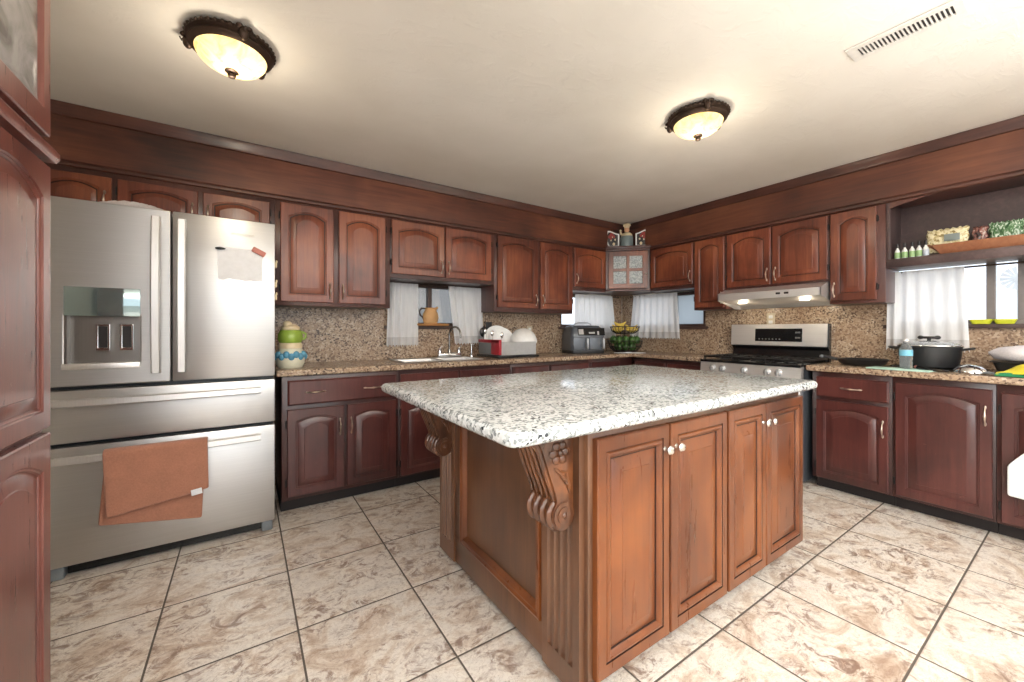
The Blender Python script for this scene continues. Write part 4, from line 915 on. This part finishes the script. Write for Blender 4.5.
b = MB().ball((0, 0, 0.262), (0.058, 0.058, 0.03)); b.ball((-0.02, -0.02, 0.292), (0.028, 0.028, 0.02), 12, 8); b.build('cap', 'cream', root)

# dish rack with dishes
root = thing('dish_rack', 'grey dish drying rack with red end and black tray', 'dish rack', (2.075, 3.165, 0.9205))
MB().box(-0.225, 0.225, -0.20, 0.20, 0.0, 0.022, 0.006).build('drip_tray', 'black_gloss', root)
b = MB(); b.cells([-0.20, -0.19, 0.19, 0.20], [-0.185, -0.176, 0.176, 0.185], lambda i, j: not (i == 1 and j == 1), 0.024, 0.145, 'z'); b.build('basket', 'silver_plastic', root, bevel=0.003)
MB().box(-0.19, 0.19, -0.176, 0.176, 0.024, 0.030).build('basket_floor', 'grey_plastic', root)
b = MB(); b.box(-0.214, -0.2005, -0.187, -0.05, 0.03, 0.162, 0.004); b.box(-0.214, -0.2005, -0.187, 0.187, 0.135, 0.165, 0.004); b.box(-0.216, -0.19, -0.195, -0.1865, 0.03, 0.165, 0.003); b.build('red_end', 'red_plastic', root)
MB().box(-0.2135, -0.2005, -0.049, 0.18, 0.03, 0.133, 0.003).build('cutlery_caddy', 'grey_plastic', root)
def plate(r, loc, tilt, name, label, cat='plate', group=None):
    b = MB().lathe([(0.01, 0.0), (r * 0.6, 0.0), (r * 0.72, 0.008), (r, 0.020), (r, 0.024), (r * 0.70, 0.013), (r * 0.58, 0.005), (0.01, 0.005)], seg=36)
    b.xf(Matrix.Rotation(tilt[2], 4, 'Z') @ Matrix.Rotation(tilt[0], 4, 'X')); o = b.build(name, 'white_ceramic', smooth=0.9); o.location = loc; return tag(o, label, cat, group)
plate(0.125, (2.012, 3.262, 1.090), (R(76), 0, R(-25)), 'dinner_plate', 'large white plate upright in the dish rack, rearmost', 'plate', 'plates in the dish rack')
plate(0.115, (2.034, 3.212, 1.080), (R(74), 0, R(-25)), 'dinner_plate', 'large white plate upright in the dish rack, in front of another', 'plate', 'plates in the dish rack')
b = MB().lathe([(0.01, 0.0), (0.055, 0.0), (0.10, 0.03), (0.13, 0.085), (0.125, 0.085), (0.095, 0.034), (0.052, 0.006), (0.01, 0.006)], seg=36); b.xf(Matrix.Rotation(R(-20), 4, 'Z') @ Matrix.Rotation(R(212), 4, 'X')); o = b.build('serving_bowl', 'white_ceramic', smooth=0.9); o.location = (2.2, 3.055, 1.16); tag(o, 'white bowl upside down at the right of the dish rack', 'bowl')
for k, (x, y, dx, dy, L, mt, nm, lb) in enumerate([(1.905, 3.20, -0.03, 0.03, 0.19, 'chrome', 'spoon', 'steel spoon standing leftmost in the dish rack'), (1.905, 3.14, -0.02, -0.01, 0.17, 'chrome', 'spoon', 'steel spoon standing in the middle of the rack cutlery'), (1.915, 3.07, 0.02, -0.02, 0.155, 'chrome', 'spoon', 'steel spoon standing at the front of the rack cutlery')]):
    b = MB(); b.tube([(0, 0, 0), (dx, dy, L)], [0.004, 0.003], 8); b.ball((dx * 1.1, dy * 1.1, L + 0.018), (0.018, 0.008, 0.026), 12, 8); o = b.build(nm, mt); o.location = (x, y, 0.953); tag(o, lb, 'spoon', 'cutlery in the dish rack')
root = thing('utensil_holder', 'black holder of cooking tools between curtain and dish rack', 'holder', (2.0, 3.418, 0.9205))
b = MB().lathe([(0.02, 0), (0.04, 0), (0.044, 0.14), (0.040, 0.14), (0.036, 0.008), (0.02, 0.008)], seg=20); b.build('crock', 'black_pan', root)
def tool(x, y, dx, dy, L, head, label, nm):
    b = MB(); b.tube([(0, 0, 0), (dx, dy, L)], [0.005, 0.006], 8)
    if head == 'flat': b.xf(Matrix.Identity(4)); b.box(dx - 0.034, dx + 0.034, dy - 0.004, dy + 0.004, L - 0.01, L + 0.10, 0.003)
    else: b.ball((dx, dy, L + 0.03), (0.040, 0.016, 0.048), 14, 10)
    o = b.build(nm, 'black_pan'); o.location = (2.0 + x, 3.418 + y, 0.932); tag(o, label, 'utensil', 'black cooking tools by the dish rack')
tool(0.0, 0.0, 0.005, -0.02, 0.22, 'flat', 'black spatula standing in the holder, tallest', 'spatula')
tool(0.018, -0.012, 0.04, -0.035, 0.20, 'ball', 'black ladle leaning right in the tool holder', 'ladle')
tool(-0.02, -0.01, -0.06, -0.05, 0.19, 'ball', 'black serving spoon leaning left in the tool holder', 'serving_spoon')
# outlets
def outlet(loc, rz, label):
    root = thing('wall_outlet', label, 'outlet', loc, rz, 'outlets'); MB().box(-0.036, 0.036, -0.006, 0, -0.058, 0.058, 0.003).build('cover_plate', plain('beige_plate', srgb(200, 186, 160), 0.4), root)
    for z in (-0.024, 0.024):
        b = MB().box(-0.017, 0.017, -0.008, -0.005, z - 0.014, z + 0.014, 0.002); b.build('socket', 'white_plastic', root)
outlet((2.56, YW - 0.0165, 1.16), 0, 'beige wall outlet on granite right of the dish rack')
outlet((XW - 0.0165, 1.72, 1.27), -pi / 2, 'beige wall outlet on granite above the range')

# air fryer
root = thing('air_fryer', 'charcoal two-drawer air fryer with handle on corner worktop', 'air fryer', (3.07, 3.09, 0.9205), R(-20))
W_ = 0.20
b = MB()
def rr(hx, hy0, hy1, z, r=0.05):
    pts = []
    for cx_, cy_, a0 in ((hx - r, hy0 + r, -pi / 2), (hx - r, hy1 - r, 0), (-hx + r, hy1 - r, pi / 2), (-hx + r, hy0 + r, pi)):
        for k in range(6): a = a0 + pi / 2 * k / 5; pts.append((cx_ + r * cos(a), cy_ + r * sin(a), z))
    return pts
b.loops([rr(W_ - 0.01, 0.01, 0.30, 0.0), rr(W_, 0.0, 0.31, 0.03), rr(W_, 0.0, 0.31, 0.19), rr(W_ - 0.02, 0.02, 0.30, 0.27), rr(W_ - 0.04, 0.05, 0.28, 0.298), rr(W_ - 0.07, 0.08, 0.25, 0.302)]); b.build('body', 'fryer_grey', root, smooth=0.7)
MB().loops([rr(W_ - 0.004, -0.002, 0.31, 0.0), rr(W_ + 0.002, -0.004, 0.314, 0.012), rr(W_, -0.002, 0.31, 0.032)]).build('base', 'black_pan', root)
b = MB(); b.prism([(-0.004, 0.195), (0.016, 0.275), (0.03, 0.275), (0.01, 0.195)], -0.12, 0.19, 'x'); b.build('control_panel', 'black_gloss', root)
b = MB(); b.prism([(-0.0055, 0.205), (0.010, 0.262), (0.012, 0.262), (-0.003, 0.205)], -0.115, -0.06, 'x'); b.prism([(-0.0055, 0.212), (0.000, 0.232), (0.002, 0.232), (-0.003, 0.212)], 0.0, 0.07, 'x'); b.prism([(-0.0055, 0.200), (0.004, 0.240), (0.006, 0.240), (-0.003, 0.200)], 0.10, 0.12, 'x'); b.build('display_marks', 'silver_plastic', root)
for x0 in (-0.182, 0.004):
    d = MB().box(x0, x0 + 0.178, -0.010, 0.05, 0.035, 0.180, 0.012, 3).build('basket_drawer', 'fryer_grey', root)
    MB().box(x0 + 0.14, x0 + 0.166, -0.052, -0.006, 0.05, 0.165, 0.010, 3).build('handle', 'silver_plastic', d)
b = MB(); b.tube([(-0.10, 0.16, 0.298), (-0.095, 0.16, 0.318), (-0.06, 0.16, 0.332), (0.06, 0.16, 0.332), (0.095, 0.16, 0.318), (0.10, 0.16, 0.298)], 0.006, 8); b.build('carry_handle', 'silver_plastic', root)

# fruit basket
BX, BY = 3.66, 3.10
root = thing('fruit_basket', 'dark two-tier wire fruit basket in the corner', 'basket', (BX, BY, 0.9205))
def wire_bowl(r0, r1, z0, z1, n=26, parent=None, name='tier'):
    b = MB()
    for rr_, zz in ((r0, z0), ((r0 + r1) / 2 + 0.015, (z0 + z1) / 2 - 0.01), (r1, z1)):
        b.tube([(rr_ * cos(2 * pi * k / 32), rr_ * sin(2 * pi * k / 32), zz) for k in range(33)], 0.0045, 6, False)
    for k in range(n):
        a = 2 * pi * k / n; b.tube([(0.01 * cos(a), 0.01 * sin(a), z0), (r0 * cos(a), r0 * sin(a), z0), (((r0 + r1) / 2 + 0.015) * cos(a), ((r0 + r1) / 2 + 0.015) * sin(a), (z0 + z1) / 2 - 0.01), (r1 * cos(a), r1 * sin(a), z1)], 0.003, 5)
    return b.build(name, 'wicker', parent)
wire_bowl(0.13, 0.195, 0.010, 0.13, 26, root); wire_bowl(0.105, 0.165, 0.215, 0.29, 24, root)
b = MB(); b.tube([(0, 0, 0.008), (0, 0, 0.23)], 0.006, 8); b.lathe([(0.02, 0), (0.12, 0), (0.12, 0.006), (0.02, 0.008)], seg=24); b.build('stem', 'wicker', root)
proto = MB().ball((0, 0, 0), (0.0325, 0.0325, 0.045), 14, 10); proto.lathe([(0.004, 0.041), (0.005, 0.049), (0.003, 0.053)], seg=8); me0 = proto.build('green_fruit', 'lime_fruit')
fl_ = [(0.092 * cos(2 * pi * k / 8), 0.092 * sin(2 * pi * k / 8), 0.064) for k in range(8)] + [(0.140 * cos(2 * pi * (k + 0.5) / 12), 0.140 * sin(2 * pi * (k + 0.5) / 12), 0.138) for k in range(12)]
for k, (x, y, z) in enumerate(fl_):
    o = me0 if k == 0 else me0.copy()
    if k: COL.objects.link(o)
    o.location = (BX + x, BY + y, 0.9205 + z); o.rotation_euler = (R(rnd.uniform(-15, 15)), R(rnd.uniform(-15, 15)), rnd.random() * 6)
    tag(o, 'green fruit in the lower basket of the two-tier stand', 'fruit', 'green fruit in the lower basket')
def banana():
    b = MB(); pts = []; rr_ = []
    for k in range(10):
        a = R(-62 + 124 * k / 9); pts.append((0.085 * sin(a), 0, 0.085 * (1 - cos(a)))); rr_.append([0.005, 0.012, 0.017, 0.019, 0.0195, 0.0195, 0.019, 0.016, 0.010, 0.005][k])
    b.tube(pts, rr_, 8); return b.build('banana', 'banana')
b0 = banana()
bl = [(-0.054 + 0.036 * k, e * 0.076, 0.240) for e in (-1, 1) for k in range(4)] + [(-0.036 + 0.036 * k, e * 0.074, 0.276) for e in (-1, 1) for k in range(3)] + [(-0.02, -0.055, 0.312)]
for k, (t, e, z) in enumerate(bl):
    x, y, rz = 0.77 * t + 0.64 * e, 0.64 * t - 0.77 * e, -0.875
    o = b0 if k == 0 else b0.copy()
    if k: COL.objects.link(o)
    o.location = (BX + x, BY + y, 0.9205 + z); o.rotation_euler = (0, 0, rz); o.scale = (0.86, 0.86, 0.86)
    tag(o, 'ripe yellow banana heaped in the upper fruit basket', 'banana', 'bananas in the upper basket')
b = MB(); ls = []
pts = [(-0.17, -0.05), (-0.05, -0.075), (0.10, -0.06), (0.17, 0.0), (0.10, 0.05), (-0.06, 0.04)]
b.prism(pts, 0, 0.003, 'z'); b.box(-0.04, 0.02, -0.03, 0.01, 0.003, 0.009, 0.002); o = b.build('paper_sheet', 'paper'); o.location = (3.53, 2.925, 0.9208); o.rotation_euler = (0, 0, -0.78); tag(o, 'crumpled white paper lying in front of the fruit basket', 'paper')

# figurines on the corner cabinet (top z = 2.1185)
ZT = 2.1186
root = thing('chef_figurine', 'small ceramic chef figurine with white hat on corner cabinet', 'figurine', (3.612, 3.032, ZT), R(-44))
b = MB().lathe([(0.02, 0), (0.066, 0.0), (0.070, 0.02), (0.070, 0.105), (0.062, 0.12), (0.03, 0.128)], seg=24); b.build('body', 'chef_body', root)
b = MB().lathe([(0.02, 0.119), (0.064, 0.119), (0.060, 0.14), (0.04, 0.158), (0.024, 0.165), (0.015, 0.168)], seg=24); b.tube([(-0.05, 0, 0.14), (-0.068, -0.01, 0.155), (-0.07, -0.01, 0.178)], [0.014, 0.012, 0.01], 8); b.ball((-0.07, -0.01, 0.186), 0.012, 10, 8); b.build('shoulders', 'cream', root)
b = MB().ball((0, 0, 0.195), (0.030, 0.030, 0.034)); b.ball((0, -0.031, 0.192), 0.007, 8, 6); b.build('head', 'skin', root)
b = MB().lathe([(0.01, 0.214), (0.030, 0.214), (0.030, 0.232), (0.01, 0.236)], seg=20)
for k in range(7): b.ball((0.024 * cos(k * 2 * pi / 7), 0.024 * sin(k * 2 * pi / 7), 0.248), (0.020, 0.020, 0.018), 10, 8)
b.ball((0, 0, 0.254), (0.026, 0.026, 0.018), 10, 8); b.build('hat', 'cream', root)
def plaque(sgn, loc, label):
    root = thing('wing_plaque', label, 'plaque', loc, R(-44)); s_ = sgn
    outl = [(0.0, 0.0), (0.115, 0.0), (0.142, 0.06), (0.146, 0.15), (0.132, 0.188), (0.10, 0.186), (0.04, 0.158), (0.0, 0.146)]
    cxy = (0.072, 0.088)
    inn = [(cxy[0] + (x - cxy[0]) * 0.80, cxy[1] + (z - cxy[1]) * 0.84) for x, z in outl]
    b = MB(); b.loops([[(s_ * x, 0.012, z) for x, z in outl], [(s_ * x, 0.0, z) for x, z in outl], [(s_ * x, 0.0, z) for x, z in inn], [(s_ * x, 0.006, z) for x, z in inn]], True, False); b.build('white_border', 'white_ceramic', root)
    b = MB(); b.loops([[(s_ * x, 0.0058, z) for x, z in inn], [(s_ * x, 0.0066, z) for x, z in inn]]); b.build('black_ground', 'art_black', root)
    b = MB()
    for (x, z, r) in ((0.085, 0.14, 0.024), (0.105, 0.12, 0.018), (0.062, 0.12, 0.018), (0.09, 0.10, 0.014)): b.ball((s_ * x, 0.006, z), (r, 0.003, r), 12, 8)
    b.build('red_motif', 'art_red', root)
    b = MB()
    for (x, z, r) in ((0.06, 0.035, 0.015), (0.045, 0.085, 0.009), (0.09, 0.078, 0.008), (0.075, 0.115, 0.006)): b.ball((s_ * x, 0.005, z), (r, 0.003, r * 1.2), 12, 8)
    b.build('cream_motif', 'cream', root)
plaque(-1, (3.535, 3.075, ZT), 'black and red wing-shaped plaque left of the chef figurine')
plaque(1, (3.662, 2.95, ZT), 'black and red wing-shaped plaque right of the chef figurine')

# ------------------------------------------------------------------ right worktop (top z = 0.91)
ZB = 0.9105
root = thing('frying_pan', 'black frying pan on the worktop just right of the range', 'pan', (3.80, 1.0, ZB))
MB().lathe([(0.01, 0), (0.105, 0), (0.125, 0.012), (0.148, 0.048), (0.144, 0.048), (0.120, 0.016), (0.10, 0.006), (0.01, 0.006)], seg=40).build('pan_body', 'black_pan', root, smooth=0.7)
b = MB(); b.tube([(-0.03, 0.138, 0.038), (-0.05, 0.18, 0.052), (-0.06, 0.225, 0.058)], [0.012, 0.011, 0.012], 10); hd = b.build('handle', 'black_pan', root)
MB().ball((-0.062, 0.228, 0.058), (0.014, 0.016, 0.013)).build('handle_tip', 'grey_plastic', hd)
MB().tube([(-0.06, -0.12, 0.046), (0.02, -0.05, 0.016), (0.08, 0.0, 0.012)], 0.005, 8).build('resting_spoon', 'black_gloss', root)
root = thing('griddle_tray', 'flat black griddle under the large black pot', 'griddle', (3.825, 0.64, ZB))
b = MB(); L = lambda i, z: [(p[0], p[1], z) for p in rr(0.155 - i, -0.22 + i, 0.18 - i, 0, 0.04)]
b.loops([L(0.012, 0.0), L(0.0, 0.014), L(0.004, 0.014), L(0.016, 0.005)]); b.build('plate', 'black_pan', root)
for sy in (-0.22, 0.18): MB().tube([(-0.05, sy, 0.010), (-0.045, sy * 1.09, 0.012), (0.045, sy * 1.09, 0.012), (0.05, sy, 0.010)], 0.005, 8).build('handle', 'black_gloss', root)
root = thing('roasting_pot', 'large black roasting pot with glass lid on right worktop', 'pot', (3.812, 0.655, ZB + 0.0055))
b = MB().lathe([(0.02, 0), (0.115, 0.0), (0.135, 0.015), (0.148, 0.09), (0.152, 0.142), (0.158, 0.146), (0.152, 0.150), (0.144, 0.146), (0.138, 0.09), (0.125, 0.02), (0.02, 0.01)], seg=44, sx=0.95, sy=1.0); b.build('pot_body', 'black_pan', root, smooth=0.7)
for s_ in (-1, 1):
    b = MB(); b.tube([(-0.04, s_ * 0.148, 0.128), (-0.036, s_ * 0.185, 0.136), (0.0, s_ * 0.198, 0.138), (0.036, s_ * 0.185, 0.136), (0.04, s_ * 0.148, 0.128)], 0.008, 8); b.build('handle', 'black_pan', root)
n = 8; prof = [(0.152 * cos(pi / 2 * k / n) if k < n else 0.004, 0.152 + 0.034 * sin(pi / 2 * k / n)) for k in range(n + 1)]
ld = MB().loops([[(r * 0.95 * cos(2 * pi * i / 40), r * sin(2 * pi * i / 40), z) for i in range(40)] for r, z in prof], False, True).build('lid', 'lid_glass', root, smooth=1.0)
so = ld.modifiers.new('thick', 'SOLIDIFY'); so.thickness = 0.003
MB().tube([(0.1455 * cos(2 * pi * k / 40), 0.1525 * sin(2 * pi * k / 40), 0.1525) for k in range(41)], 0.003, 6, False).build('lid_rim', 'chrome', ld)
b = MB(); b.cyl((0, 0, 0.184), 0.010, 0.014, 'z', 12); b.box(-0.016, 0.016, -0.046, 0.046, 0.197, 0.214, 0.006); b.ball((0, -0.04, 0.206), (0.016, 0.016, 0.013), 10, 8); b.ball((0, 0.04, 0.206), (0.016, 0.016, 0.013), 10, 8); b.build('lid_knob', 'black_cap', ld)
o = MB().box(-0.074, 0.074, -0.155, 0.155, 0, 0.010, 0.004).build('cutting_board', 'mint'); o.location = (3.566, 0.745, ZB); o.rotation_euler = (0, 0, R(-5)); tag(o, 'pale mint plastic cutting board at the worktop front edge', 'cutting board')
root = thing('water_bottle', 'clear plastic water bottle with blue label on mint board', 'bottle', (3.59, 0.722, ZB + 0.0105))
b = MB().lathe([(0.005, 0.002), (0.026, 0.0), (0.032, 0.006), (0.031, 0.03), (0.0325, 0.036), (0.031, 0.042), (0.0325, 0.06), (0.0325, 0.115), (0.028, 0.14), (0.014, 0.163), (0.0125, 0.178), (0.005, 0.179)], seg=24); b.build('bottle_body', 'clear', root, smooth=0.9)
MB().lathe([(0.0329, 0.083), (0.0333, 0.085), (0.0333, 0.118), (0.0326, 0.120)], seg=24).build('label', 'label_blue', root)
MB().lathe([(0.004, 0.177), (0.0145, 0.177), (0.0145, 0.193), (0.004, 0.194)], seg=18).build('cap', 'white_plastic', root)
root = thing('turner', 'long dark-handled kitchen turner lying in front of the pot', 'utensil', (3.55, 0.60, ZB))
MB().tube([(0.03, 0.07, 0.022), (0.0, 0.0, 0.012), (-0.005, -0.075, 0.010)], [0.009, 0.007, 0.006], 8).build('handle', 'black_gloss', root)
MB().ball((0.032, 0.075, 0.024), 0.010, 10, 8).build('handle_tip', plain('brick_tip', srgb(140, 84, 76), 0.4), root)
root = thing('ladle', 'overturned shiny steel ladle right of the large pot', 'ladle', (3.60, 0.445, ZB))
n = 8; prof = [(0.074 * cos(pi / 2 * k / n) if k < n else 0.003, 0.056 * sin(pi / 2 * k / n) + 0.001) for k in range(n + 1)]
bw = MB().loops([[(r * cos(2 * pi * i / 28), r * sin(2 * pi * i / 28), z) for i in range(28)] for r, z in prof], False, True).build('bowl', 'chrome', root, smooth=1.0)
so = bw.modifiers.new('thick', 'SOLIDIFY'); so.thickness = 0.002
b = MB(); pts = [(-0.03, -0.045, 0.012), (-0.045, -0.065, 0.014), (-0.06, -0.085, 0.012), (-0.05, -0.096, 0.012), (-0.02, -0.08, 0.014), (-0.005, -0.055, 0.014)]; b.tube(pts, 0.0065, 8); b.build('handle', 'grey_plastic', root)
MB().tube([(-0.068, 0.035, 0.006), (-0.050, 0.03, 0.034), (-0.040, 0.0, 0.052), (-0.045, -0.02, 0.044), (-0.07, -0.025, 0.006)], 0.004, 6).build('band', 'black_gloss', root)
# bags at the right end
def lump(name, mat, c, r, label, cat, seed, amp=0.12, flat=True):
    q = random.Random(seed); ph = [q.random() * 6 for _ in range(6)]
    b = MB().ball((0, 0, 0), 1.0, 28, 18)
    for v in b.b.verts:
        n = v.co.normalized(); k = 1 + amp * (sin(4 * n.x + ph[0]) * sin(5 * n.y + ph[1]) + 0.6 * sin(9 * n.y + ph[2]) * sin(8 * n.z + ph[3]))
        v.co = Vector((n.x * r[0] * k, n.y * r[1] * k, n.z * r[2] * k))
        if flat: v.co.z = max(v.co.z, -r[2] * 0.62)
    o = b.build(name, mat, smooth=1.2); o.location = c; return tag(o, label, cat)
def wedge(name, mats, outline, label, cat, loc, rz=0, h=0.03):
    b = MB(); n = len(outline); b.mi = 0
    b.loops([[(x, y, 0) for x, y in outline], [(x * 1.0, y * 1.0, h * 0.5) for x, y in outline], [(x * 0.8, y * 0.8, h) for x, y in outline]]); o = b.build(name, mats, smooth=0.8, sub=1); o.location = loc; o.rotation_euler = (0, 0, rz); return tag(o, label, cat)
o = lump('bread_bag', 'white_bag', (3.83, 0.235, ZB + 0.115), (0.10, 0.155, 0.058), 'puffy white bag behind the yellow pack at the right', 'bag', 3, 0.06)
root = thing('roasting_tin', 'low black roasting tin under the puffy white bag', 'tin', (3.836, 0.22, ZB))
b = MB(); L = lambda i, z: [(p[0], p[1], z) for p in rr(0.12 - i, -0.17 + i, 0.155 - i, 0, 0.03)]
b.loops([L(0.02, 0.0), L(0.0, 0.066), L(-0.012, 0.07), L(-0.012, 0.074), L(0.004, 0.073), L(0.02, 0.064)]); b.build('tin_body', 'black_pan', root)
def fb(u, v):                                                      # yellow bag with a green edge, draped flat
    x = 3.505 + 0.19 * v + 0.01 * sin(u * 9); y = 0.345 - 0.32 * u; hgt = 0.012 + 0.085 * max(0.0, sin(pi * min(1, u * 1.2))) * (0.25 + 0.75 * v) * sin(pi * min(1, 0.12 + v * 0.8)) + 0.008 * sin(u * 17 + v * 5) * sin(pi * v)
    return (x, y, ZB + max(0.004, hgt))
o = cloth_grid(fb, 20, 10, 'yellow_pack', 'yellow_cloth', 0.004); tag(o, 'bright yellow and green plastic pack at the right worktop end', 'bag')
def fg(u, v):
    x = 3.492 + 0.035 * v; y = 0.345 - 0.31 * u; return (x, y, ZB + 0.004 + 0.012 * v * (1 + 0.6 * sin(u * 11)))
o2 = cloth_grid(fg, 20, 4, 'green_edge', 'green_cloth', 0.004, o); o2['label'] = 'green edge'
def fr_(u, v):
    x = 3.502 + 0.12 * v; y = 0.325 - 0.30 * u; return (x, y, ZB + 0.03 + 0.03 * v * sin(pi * u) + 0.004 * sin(u * 14))
# lime trays on the sill
for k, (y, L_) in enumerate(((0.452, 0.098), (0.352, 0.094))):
    b = MB(); L = lambda i, z: [(p[0], p[1], z) for p in rr(0.026 - i * 0.4, -L_ / 2 + i, L_ / 2 - i, 0, 0.018)]
    b.loops([L(0.010, 0.0), L(0.0, 0.022), L(-0.003, 0.026), L(-0.003, 0.030), L(0.003, 0.029), L(0.012, 0.006)]); o = b.build('lime_dish', 'lime'); o.location = (4.032, y, Z0 + 0.0068)
    tag(o, ['lime green plastic dish on the sill, next to the curtain', 'lime green plastic dish on the sill, farther from the curtain'][k], 'dish', 'lime dishes on the right sill')
# bottles on the open shelf (floor z = 1.667)
ZS = 1.6676
def small_bottle(mat):
    root = thing('spice_bottle', '', 'bottle', (0, 0, 0), 0, 'small bottles on the open shelf')
    b = MB().lathe([(0.003, 0), (0.0145, 0.0), (0.0155, 0.004), (0.0155, 0.048), (0.012, 0.060), (0.006, 0.070), (0.0055, 0.078), (0.003, 0.078)], seg=16); b.build('bottle_body', 'white_plastic', root)
    MB().lathe([(0.0157, 0.006), (0.0160, 0.007), (0.0160, 0.044), (0.0157, 0.045)], seg=16).build('label', mat, root)
    MB().lathe([(0.003, 0.077), (0.008, 0.077), (0.0075, 0.106), (0.003, 0.107)], seg=12).build('cap', 'black_cap', root); return root
sb = small_bottle('bottle_green'); sb.location = (3.80, 0.808, ZS)
names = ['small green-labelled bottle at the left end of the open shelf', 'second small green-labelled bottle from the left shelf end', 'third small green-labelled bottle from the left shelf end', 'fourth small green-labelled bottle, next to the pale bottle']
sb['label'] = names[0]
for k, y in enumerate((0.771, 0.734, 0.700)): dup(sb, (3.80, y, ZS), None, names[k + 1])
sb2 = small_bottle('bottle_white'); sb2.location = (3.80, 0.668, ZS); sb2['label'] = 'small pale blue bottle closest to the wooden shelf tray'
# wooden dough tray and packs
root = thing('wooden_tray', 'long boat-shaped wooden tray on the open shelf', 'tray', (3.835, 0.63, ZS), -pi / 2)
# local x = 0.63 - Y
L_ = 0.60
def hull(i, z, ex): return [(-ex + i, -0.060 + i * 0.5, z), (L_ - 0.02 + ex - i, -0.060 + i * 0.5, z), (L_ - 0.02 + ex - i, 0.060 - i * 0.5, z), (-ex + i, 0.060 - i * 0.5, z)]
b = MB(); b.loops([hull(0.05, 0.001, 0.02), hull(0.012, 0.066, 0.02), hull(0.016, 0.068, 0.02), hull(0.052, 0.010, 0.02)]); b.build('tray_body', 'tray_wood', root, bevel=0.002)
b = MB(); b.tube([(0.02, -0.02, 0.030), (-0.015, -0.02, 0.062), (-0.03, -0.02, 0.075)], [0.010, 0.008, 0.006], 8); b.build('handle', 'tray_wood', root)
def pack(name, mat, y0, y1, z0, z1, x, label, seed, cat='packet'):
    q = random.Random(seed); nu, nv = 18, 10; b = MB()
    for sgn in (-1, 1):
        vv = []
        for j in range(nv + 1):
            row = []
            for i in range(nu + 1):
                u, v = i / nu, j / nv; puff = max(0, sin(pi * u) * sin(pi * v)) ** 0.4 * 0.026
                jag = 0.006 * sin(i * 2.3 + seed) if j == nv else 0
                row.append(b.b.verts.new((x + sgn * (puff + 0.001) + 0.003 * sin(i * 1.3 + j + seed) + 0.02 * v, y0 + (y1 - y0) * u + 0.004 * sin(j * 1.7 + seed), z0 + (z1 - z0) * v + jag)))
            vv.append(row)
        for j in range(nv):
            for i in range(nu): b.b.faces.new((vv[j][i], vv[j][i + 1], vv[j + 1][i + 1], vv[j + 1][i]))
    bmesh.ops.remove_doubles(b.b, verts=b.b.verts, dist=0.0022)
    o = b.build(name, mat, smooth=1.0); return tag(o, label, cat, 'food packets in the wooden tray')
p1 = pack('food_packet', 'pasta', 0.672, 0.482, ZS + 0.02, ZS + 0.175, 3.835, 'cream packet of dried pasta at the left end of the tray', 1)
q = MB().box(3.803, 3.806, 0.515, 0.585, ZS + 0.085, ZS + 0.13, 0.001).build('label_patch', plain('grey_label', srgb(120, 130, 128), 0.4), p1); q['label'] = 'grey label'
pack('food_packet', 'spice', 0.468, 0.405, ZS + 0.02, ZS + 0.16, 3.835, 'dark reddish food packet between pasta and green packet', 2)
p3 = pack('food_packet', 'herb', 0.40, 0.265, ZS + 0.02, ZS + 0.17, 3.835, 'green and white herb packet in the wooden tray', 3)
pack('food_packet', 'pasta', 0.258, 0.10, ZS + 0.02, ZS + 0.165, 3.835, 'tan packet at the right edge of the wooden tray', 4)
# white towel hanging from the far right door handle
def wt(u, v):
    y_c = 0.03; spread = 0.03 + 0.235 * min(1.0, (v / 0.62)) ** 0.8; y = y_c + spread * ((1 - 2 * u) if u < 0.5 else (1 - 2 * u) * 0.42)
    z = 0.685 - 0.435 * v + 0.02 * abs(2 * u - 1) * (1 if v > 0.2 else 0); x = 3.452 - 0.008 * v + 0.010 * sin(u * 16 + 0.5) * (0.4 + 0.6 * (1 - v)); return (x, y, z)
o = cloth_grid(wt, 26, 22, 'dish_towel', 'white_towel', 0.006); tag(o, 'white dish towel hanging on the far right base cabinet', 'towel')
# windmill outside the right window
root = thing('garden_windmill', 'pale fan-bladed windmill outside the right window', 'windmill', (7.2, 0.535, -0.25), -pi / 2)
MB().tube([(0, 0, 0), (0, 0, 2.0)], [0.02, 0.015], 8).build('post', 'glare_pale', root)
b = MB()
for k in range(14):
    a = 2 * pi * k / 14; c_, s_ = cos(a), sin(a)
    b.loops([[(0.03 * c_ - 0.008 * s_, -0.05, 2.0 + 0.03 * s_ + 0.008 * c_), (0.03 * c_ + 0.008 * s_, -0.05, 2.0 + 0.03 * s_ - 0.008 * c_), (0.13 * c_ + 0.022 * s_, -0.06, 2.0 + 0.13 * s_ - 0.022 * c_), (0.13 * c_ - 0.022 * s_, -0.055, 2.0 + 0.13 * s_ + 0.022 * c_)],
             [(0.03 * c_ - 0.008 * s_, -0.052, 2.0 + 0.03 * s_ + 0.008 * c_), (0.03 * c_ + 0.008 * s_, -0.052, 2.0 + 0.03 * s_ - 0.008 * c_), (0.13 * c_ + 0.022 * s_, -0.062, 2.0 + 0.13 * s_ - 0.022 * c_), (0.13 * c_ - 0.022 * s_, -0.057, 2.0 + 0.13 * s_ + 0.022 * c_)]])
b.cyl((0, -0.07, 2.0), 0.03, 0.07, 'y', 12); b.build('fan_wheel', 'glare_pale', root)
b = MB(); b.box(-0.004, 0.004, 0.0, 0.28, 1.99, 2.01); b.box(-0.004, 0.004, 0.24, 0.40, 1.93, 2.07, 0.002); b.build('tail_vane', 'glare_pale', root)
